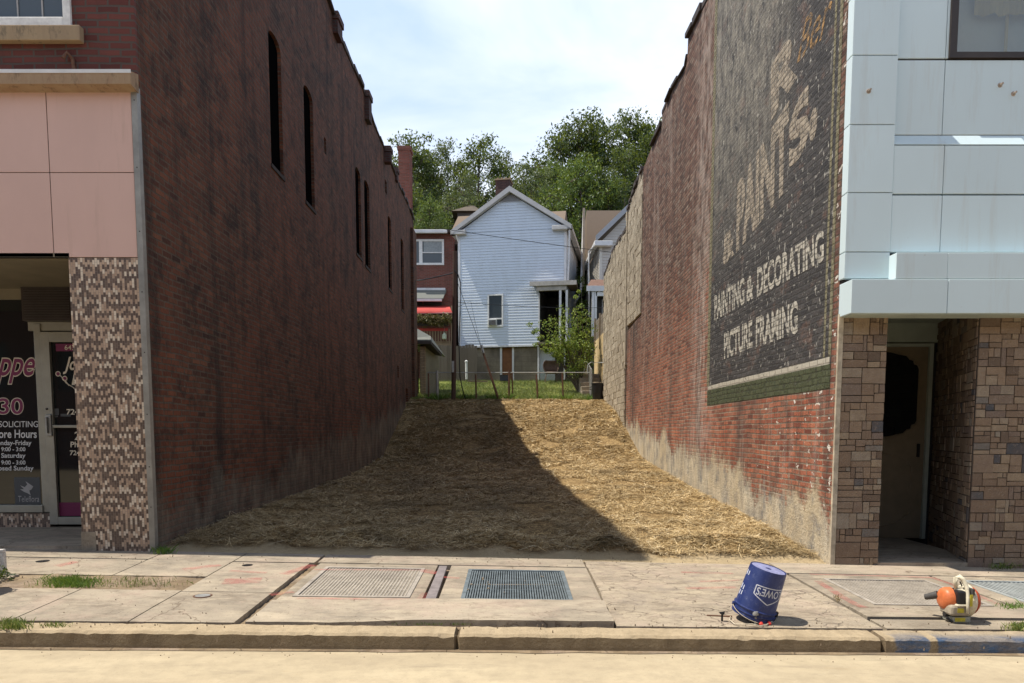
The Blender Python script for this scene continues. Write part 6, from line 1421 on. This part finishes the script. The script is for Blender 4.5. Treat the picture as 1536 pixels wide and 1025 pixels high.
# --- bucket upside down
bp=G(1130,930); BK=thing('upturned_bucket','battered blue plastic bucket standing upside down and tilted on the pavement over a valve','bucket',(bp[0],bp[1]+.02,bp[2]+.035),local=True)
BK.rotation_euler=(D2R(6),D2R(15),D2R(-4))
SC=1.0; Hh=.375
prof=[(.002,.0),(.150,.0),(.150,.0)]
m=MB(); m.lathe([(.150,.0),(.158,.0),(.158,.016),(.153,.018),(.153,.030),(.160,.031),(.160,.036),(.151,.038),(.151,.062),(.159,.064),(.159,.070),(.150,.074),(.148,.085),(.1335,Hh-.012),(.131,Hh),(.127,Hh),(.125,Hh-.007),(.03,Hh-.007)],(0,0,0),48); body=m.build('body',M['bucket'],BK,smooth=True)
m=MB(); m.lathe([(.122,Hh-.0068),(.122,Hh-.004),(.0005,Hh-.004)],(0,0,0),32); m.build('base_disc',plain('dusty_blue_plastic',(.26,.27,.44),.6,.3,40),BK)
m=MB(); m.lathe([(.022,Hh-.0039),(.020,Hh-.002),(.001,Hh-.002)],(0,0,0),16); m.build('moulding_mark',M['bucket'],BK)
# logo wraps round the side, upside down
def wrap(s,t,a0,a1,z0,z1,d=.0012):
    # s 0..1 left->right seen from the front, t bottom->top
    a=a0+(a1-a0)*s; z=z0+(z1-z0)*t; r=.148+(.1335-.148)*(z-.085)/(Hh-.097)+d
    q=-math.pi/2+a; return (r*math.cos(q),r*math.sin(q),z)
def wrapline(m,pts,w=.0035):
    for (s0,t0),(s1,t1) in zip(pts,pts[1:]):
        n=max(1,int(abs(s1-s0)*10)); L=math.hypot((s1-s0)*.20,(t1-t0)*.13); nx,ny=-(t1-t0)*.13/L*w,(s1-s0)*.20/L*w
        for i in range(n):
            q=[]
            for f,k in ((i/n,1),(i/n,-1),((i+1)/n,-1),((i+1)/n,1)):
                q.append(wrap(s0+(s1-s0)*f+k*nx/.20,t0+(t1-t0)*f+k*ny/.13,A0,A1,Z0,Z1,.0012))
            m.add(q,[(0,1,2,3)])
A0,A1,Z0,Z1=D2R(-34),D2R(58),.135,.265
m=MB(); wrapline(m,[(0,.95),(1,.95),(1,.45),(.9,.35),(.5,.0),(.1,.35),(0,.45),(0,.95)]); 
textmap(m,"LOWE'S",lambda s,t: wrap(.94-s*.88,.86-t*.44,A0,A1,Z0,Z1,.0014),.012)
A0b,A1b=D2R(-100),D2R(-62)
m.build('lettering',plain('bucket_print',(.55,.58,.66),.5,.3,60,obj=True),body); m=MB(); m.add([wrap(s,t,A0b,A1b,.13,.22) for s,t in ((.2,.0),(.7,.1),(.7,.45),(.2,.4))]+[wrap(s,t,A0b,A1b,.13,.22) for s,t in ((.2,.55),(.7,.55),(.7,.9),(.2,1))]+[wrap(s,t,A0b,A1b,.29,.33) for s,t in ((.2,.0),(.7,.1),(.7,.9),(.2,1))],[(0,1,2,3),(4,5,6,7),(8,9,10,11)])
m.build('side_print',plain('side_print_paint',(.55,.58,.66),.5,.3,60,obj=True),body)
# wire handle
m=MB(); hp=[]
for i in range(19):
    q=math.pi*i/18; hp.append((.166*math.cos(q+math.pi),.166*math.sin(q+math.pi)*.98,.045-.05*math.sin(q)))
m.tube(hp,.0022,6); m.build('handle',M['rope'],BK,smooth='all')
m=MB(); 
for s in (-1,1): m.lathe([(.016,-.008 if s>0 else .008),(.014,.012*s)],(.158*s,0,.05),12,axis='x')
m.each('handle_boss',M['bucket'],BK)
m=MB(); m.box(.150,.170,-.03,.0,-.03,.075); m.build('clip',M['blackp'],BK,bevel=.004)
# valve and cord below the bucket
VB=thing('valve_assembly','small valves with red tags and pale cord at the foot of the blue bucket','valve',bp)
m=MB(); a=G(1083,932); q=a+Vector((0,0,.0)); m.tube([q,q+Vector((0,0,.055))],.008,8); m.lathe([(.018,0),(.018,.012)],q+Vector((0,0,.055)),10); m.tube([q+Vector((-.022,0,.066)),q+Vector((.022,0,.07))],.004,6); m.build('spigot',M['blackp'],VB,smooth=True)
m=MB(); q=G(1133,937); m.tube([q,q+Vector((0,0,.07))],.010,8); m.lathe([(.022,.07),(.024,.085),(.018,.10)],q,12); m.build('coupling',M['steel'],VB,smooth=True)
m=MB()
for u,v in ((1141,938),(1153,937)): q=G(u,v); m.lathe([(.012,0),(.016,.012),(.008,.026)],q+Vector((0,-.01,0)),10)
m.each('red_tag',M['red2'],VB,smooth=True)
m=MB(); pts=[(1096,927),(1094,933),(1102,938),(1116,939),(1128,940),(1140,941),(1150,939),(1158,936)]; m.tube([G(u,v)+Vector((0,0,.012+.006*math.sin(i*2))) for i,(u,v) in enumerate(pts)],.004,6); m.build('cord',M['rope'],VB,smooth='all')
m=MB(); m.tube([G(1060,924)+Vector((0,0,.004)),G(1098,926)+Vector((0,0,.006))],.006,6); m.build('rod',M['rust'],VB)
# --- leaf blower (seen from behind the handle side)
lb=G(1443,936); LBW=thing('leaf_blower','orange and cream handheld leaf blower standing on the pavement near the blue kerb','leaf blower',lb,local=True)
LBW.location=(lb[0],lb[1]+.07,lb[2])
k=.00476                               # metres per photograph pixel at this depth
def bl(u,v,y=0): return ((u-1446)*k,y,(938-v)*k)
def rbox(m,u0,u1,v0,v1,y0,y1): a=bl(u0,v1);b_=bl(u1,v0); m.box(a[0],b_[0],y0,y1,a[2],b_[2])
m=MB(); rbox(m,1432,1461,927.5,937.5,-.06,.07); m.build('base_foot',plain('grey_green_plastic',(.34,.34,.28),.5,.2,40),LBW,bevel=.008)
m=MB(); rbox(m,1436,1452,929,935,-.0615,-.0602); m.build('base_label',M['yellowp'],LBW)
m=MB(); m.tube([bl(1424,929,-.05),bl(1433,936,-.055)],.010,8); m.tube([bl(1426,926,0),bl(1460,926,0)],.022,8); m.build('foot_bar',M['blackp'],LBW,smooth=True)
m=MB(); c0=bl(1431,903); m.lathe([(.02,-.040),(.055,-.038),(.080,-.02),(.088,.0),(.088,.03),(.06,.04)],(c0[0],.03,c0[2]),30,axis='x'); m.build('engine_shroud',M['orangep'],LBW,smooth=True)
m=MB(); c1=bl(1461,905); m.lathe([(.04,-.035),(.105,-.035),(.120,-.012),(.122,.012),(.10,.034)],(c1[0],.02,c1[2]),34,axis='x'); m.build('fan_housing',M['creamp'],LBW,smooth=True)
m=MB(); c2=bl(1468,905); m.lathe([(.100,-.012),(.102,.008),(.082,.030),(.02,.036)],(c2[0]+.003,.02,c2[2]),30,axis='x'); m.build('fan_guard',plain('dark_orange_plastic',(.42,.07,.02),.45,.2,40),LBW,smooth=True)
m=MB()
for r_ in (.03,.055,.078): m.tube([(c2[0]+.040-r_*.12,.02+r_*math.cos(q),c2[2]+r_*math.sin(q)) for q in np.linspace(0,6.283,20)],.0035,5)
m.build('guard_ring',M['blackp'],LBW)
m=MB(); rbox(m,1436.5,1449,886,907,-.085,.05); m.build('air_filter_cover',M['blackp'],LBW,bevel=.014)
m=MB(); rbox(m,1426,1457,908.5,925.5,-.085,.07); tk=m.build('fuel_tank',plain('grey_cream_plastic',(.38,.33,.25),.45,.25,40),LBW,bevel=.018)
m=MB(); rbox(m,1436,1446,913,920,-.0865,-.0852); m.build('tank_label',M['yellowp'],tk)
m=MB(); rbox(m,1452.5,1456.5,891,909,-.104,-.098); m.build('handle_label',M['yellowp'],LBW)
m=MB(); rbox(m,1435,1464,907,910,-.095,-.05); m.build('tank_rim',M['creamp'],LBW,bevel=.005)
m=MB(); m.tube([bl(1440,884,-.02),bl(1438.5,874,-.02),bl(1439.5,868,-.02),bl(1444,865.5,-.02),bl(1449.5,870,-.03),bl(1452,882,-.06),bl(1450.5,896,-.09),bl(1449.5,910,-.10),bl(1449.5,920,-.10)],[.013,.015,.018,.019,.018,.015,.013,.010,.009],10); m.build('handle',M['creamp'],LBW,smooth='all')
m=MB(); m.tube([bl(1439,885,-.01),bl(1445,887,-.03),bl(1452,889,-.06)],.014,8); m.build('handle_base',M['creamp'],LBW,smooth=True)
m=MB(); m.tube([bl(1444,873,-.035),bl(1447,880,-.04)],.005,6); m.build('throttle_trigger',M['blackp'],LBW)
m=MB(); m.tube([bl(1426,899,.09),bl(1419,903,.12),bl(1413,906,.15)],[.030,.026,.022],16); m.build('nozzle',M['greyp'],LBW,smooth=True)
m=MB(); m.tube([bl(1471,909,-.02),bl(1482,908.5,-.03)],.005,6); m.build('lever',M['creamp'],LBW)
m=MB(); rbox(m,1456,1460,882,892,-.10,-.03); m.build('cooling_rib',M['greyp'],LBW,bevel=.004)
# --- unseen row added across the street: shades the fronts, shows in the shop glass
OB=thing('added_street_row','long plain brick row added out of view across the street to shade the fronts','building',(0,-9.5,0))
m=MB(); m.box(-26,26,-14,-9.5,-.3,3.1); m.box(-26,26,-14,-9.5,4.9,8.6)
for i in range(14): x=-26+i*4; m.box(x-.9 if i else x,min(26,x+.9),-14,-9.5,3.101,4.899)
m.build('wall',M['fbrick'],OB)
m=MB()
for i in range(13): x=-24+i*4; m.box(x-1.1,x+1.1,-9.8,-9.75,3.1,4.9)
m.each('window',M['glass2'],OB)
m=MB(); m.box(-26.2,26.2,-14,-9.3,8.601,8.9); m.build('cornice',M['sill'],OB)
# --- white stand with plants on left edge
wsx=G(6,862); WS=thing('white_plant_stand','end of a chipped white metal stand by the leafy plant at the left edge','stand',wsx)
m=MB(); zt=P(6,829,wsx[1])[2]; X=wsx[0]
for dx in (0,-.55): m.box(X+dx-.02,X+dx+.018,wsx[1]-.02,wsx[1]+.02,wsx[2],zt)
m.box(X-.57,X+.018,wsx[1]-.02,wsx[1]+.02,zt+.001,zt+.03); m.build('frame',plain('chipped_white_metal',(.60,.57,.53),.6,.3,60),WS,bevel=.005)
m=MB(); m.box(X-.55,X-.02,wsx[1]-.015,wsx[1]+.015,wsx[2]+.05,wsx[2]+.07); m.build('lower_rail',M['white'],WS)
c0=G(2,868); V,Fq=leafcloud([(c0[0]-.02,c0[1],c0[2]+.05),(c0[0]-.10,c0[1],c0[2]+.08),(c0[0]-.2,c0[1]+.05,c0[2]+.09),(c0[0]+.04,c0[1]-.02,c0[2]+.03)],45,.085,.022)
o=npmesh('leafy_plant',V,Fq,M['leafd']); tag(o,'dark broad-leaved plant growing at the foot of the white stand','plant')
# unseen tub added past the left edge to cast the shadow there
px0=G(-25,890); TB=thing('added_flower_tub','round wooden flower tub added unseen past the left edge to throw a pavement shadow','planter',px0)
m=MB(); m.lathe([(.20,0),(.24,.30),(.25,.30),(.25,.34),(.21,.34),(.20,.28),(.001,.28)],px0+Vector((-.22,0,0)),24); m.build('tub',M['wood'],TB,smooth=True)
V,Fq=leafcloud([tuple(px0+Vector((-.22+random.uniform(-.15,.15),random.uniform(-.15,.15),.42+random.uniform(0,.15)))) for _ in range(12)],60,.12,.03); npmesh('foliage',V-np.array(ORG[TB.name]),Fq,M['leafd'],TB)
# weeds in the pavement
def weedpatch(name,label,us,vs,n,h0,h1,w,mat):
    pts=[]
    for _ in range(n):
        u=random.gauss((us[0]+us[1])/2,(us[1]-us[0])/4.2); v=random.uniform(*vs); p=G(u,v); pts.append((p[0],p[1],p[2]-.01))
    return blades(name,pts,h0,h1,w,mat,label,'weeds',.55)
weedpatch('grass_tuft','bright green grass tuft in the dirt gap of the pavement, left side',(62,150),(867,881),1700,.012,.06,.0018,M['leafw'])
weedpatch('grass_tuft','dry sparse grass in the dirt gap right of the bright green tuft',(150,270),(868,880),200,.01,.06,.0025,M['gblade'])
weedpatch('grass_tuft','greyish dry grass at the back of the kerb in the left corner',(-10,45),(934,945),500,.015,.07,.0028,M['gblade'])
weedpatch('grass_tuft','short dry grass sprouting along the kerb crack left of the middle',(60,110),(936,942),150,.01,.05,.0025,M['gblade'])
weedpatch('grass_tuft','low weeds in the kerb crack before the dark grate',(600,740),(931,936),500,.008,.03,.0025,M['leafw'])
weedpatch('grass_tuft','dry grass tuft behind the blue kerb at the right edge',(1505,1550),(936,946),420,.015,.05,.0028,M['gblade'])
weedpatch('grass_tuft','small green and straw tuft at the right grate edge',(1496,1540),(906,916),260,.01,.05,.0025,M['leafw'])
weedpatch('grass_tuft','tiny reddish dry weed on the red marked slab edge',(1250,1264),(894,902),90,.01,.04,.0025,M['straw'])
weedpatch('grass_tuft','tiny dry weeds by the stone wall foot right of the entrance',(1480,1530),(850,855),120,.02,.09,.002,M['gblade'])
weedpatch('grass_tuft','dry stems at the foot of the mosaic pier corner',(228,262),(826,832),200,.02,.09,.0022,M['leafw'])
# loose stones and leaf litter
def f_pebb(m):
    for i in range(420):
        u=random.uniform(0,1536); v=random.choice((random.uniform(838,975),random.gauss(938,3),random.gauss(838,4),random.gauss(990,4)))
        if v>1020: continue
        p=G(u,v) if v<975 else P(u,v,1.5*F/(v-650)); 
        if v>=975: p=Vector((p[0],p[1],-.0065*p[0]))
        if any(a-.02<p[0]<b_+.02 and c-.02<p[1]<d+.02 for a,b_,c,d in GR): continue
        s=random.uniform(.0015,.0055); q=random.random()*6
        vs=[(p[0]+s*random.uniform(.7,1.4)*math.cos(q+j*1.05),p[1]+s*math.sin(q+j*1.05),p[2]+.006 if v<975 else p[2]+.001) for j in range(6)]
        top=[(p[0]+(x-p[0])*.6,p[1]+(y-p[1])*.6,z+s*.9) for x,y,z in vs]; vs=[(x,y,z-.012) for x,y,z in vs]
        m.add(vs+top,[tuple(range(6,12))]+[(j,(j+1)%6,6+(j+1)%6,6+j) for j in range(6)])
o=part('grit',plain('grit_stone',(.25,.19,.13),.9,.5,60),None,f_pebb); tag(o,'scattered small grit and pebbles on the pavement and road','grit',kind='stuff')
# ================================================================ SKY, SUN, CAMERA
EL=D2R(64.8); AZ=D2R(-.6)      # sun to the left (-X), a hair behind the fronts
sv=Vector((-math.cos(EL)*math.cos(AZ),math.cos(EL)*math.sin(AZ),math.sin(EL)))
L=bpy.data.lights.new('sun','SUN'); L.energy=5.0; L.angle=D2R(.5); L.color=(1,.93,.82); lo=bpy.data.objects.new('sun',L); COL.objects.link(lo); lo.rotation_euler=sv.to_track_quat('Z','Y').to_euler(); lo.location=(-20,0,40)
w=bpy.data.worlds.new('World'); scene.world=w; w.use_nodes=True; nt=w.node_tree; nt.nodes.clear()
out=nt.nodes.new('ShaderNodeOutputWorld'); bg=nt.nodes.new('ShaderNodeBackground'); sky=nt.nodes.new('ShaderNodeTexSky'); sky.sky_type='NISHITA'; sky.sun_disc=False
sky.sun_elevation=EL; sky.sun_rotation=math.atan2(sv.x,sv.y); sky.air_density=1.0; sky.dust_density=1.0; sky.ozone_density=1.0
tc=nt.nodes.new('ShaderNodeTexCoord'); mp=nt.nodes.new('ShaderNodeMapping'); mp.inputs['Scale'].default_value=(1,1,2.6); mp.inputs['Rotation'].default_value=(0,.35,.2); nt.links.new(tc.outputs['Generated'],mp.inputs[0])
nz=nt.nodes.new('ShaderNodeTexNoise'); nz.inputs['Scale'].default_value=2.1; nz.inputs['Detail'].default_value=6; nz.inputs['Roughness'].default_value=.52; nz.inputs['Distortion'].default_value=.35; nt.links.new(mp.outputs[0],nz.inputs['Vector'])
rp_=nt.nodes.new('ShaderNodeMapRange'); rp_.inputs[1].default_value=.42; rp_.inputs[2].default_value=.60; rp_.inputs[3].default_value=.05; rp_.inputs[4].default_value=.95; nt.links.new(nz.outputs[0],rp_.inputs[0])
mx=nt.nodes.new('ShaderNodeMix'); mx.data_type='RGBA'; sz_=nt.nodes.new('ShaderNodeSeparateXYZ'); nt.links.new(tc.outputs['Generated'],sz_.inputs[0]); ze_=nt.nodes.new('ShaderNodeMapRange'); ze_.inputs[1].default_value=.5; ze_.inputs[2].default_value=.85; ze_.inputs[3].default_value=1; ze_.inputs[4].default_value=.06; nt.links.new(sz_.outputs[2],ze_.inputs[0]); ml_=nt.nodes.new('ShaderNodeMath'); ml_.operation='MULTIPLY'; nt.links.new(rp_.outputs[0],ml_.inputs[0]); nt.links.new(ze_.outputs[0],ml_.inputs[1]); nt.links.new(ml_.outputs[0],mx.inputs[0]); m3=nt.nodes.new('ShaderNodeMath'); m3.operation='MULTIPLY'; m3.inputs[1].default_value=.85; nt.links.new(ze_.outputs[0],m3.inputs[0]); m2=nt.nodes.new('ShaderNodeMix'); m2.data_type='RGBA'; m2.inputs[7].default_value=(9.4,12.0,17.0,1); nt.links.new(sky.outputs[0],m2.inputs[6]); nt.links.new(m2.outputs[2],mx.inputs[6]); nt.links.new(m3.outputs[0],m2.inputs[0]); mx.inputs[7].default_value=(13.8,14.9,16.8,1)
nt.links.new(mx.outputs[2],bg.inputs[0]); bg.inputs[1].default_value=.062; nt.links.new(bg.outputs[0],out.inputs[0])
scene.view_settings.view_transform='Standard'; scene.view_settings.look='None'; scene.view_settings.exposure=.32; scene.view_settings.gamma=1
cam=bpy.data.cameras.new('camera'); co=bpy.data.objects.new('camera',cam); COL.objects.link(co); co.location=(0,0,EYE); co.rotation_euler=(math.pi/2-math.atan(TP),0,0)
cam.sensor_width=36; cam.lens=F/1536*36; cam.shift_y=(PY-512.5)/1536; cam.clip_end=500; cam.clip_start=.05; scene.camera=co
scene.cycles.max_bounces=6; scene.cycles.transparent_max_bounces=12; scene.cycles.use_denoising=True
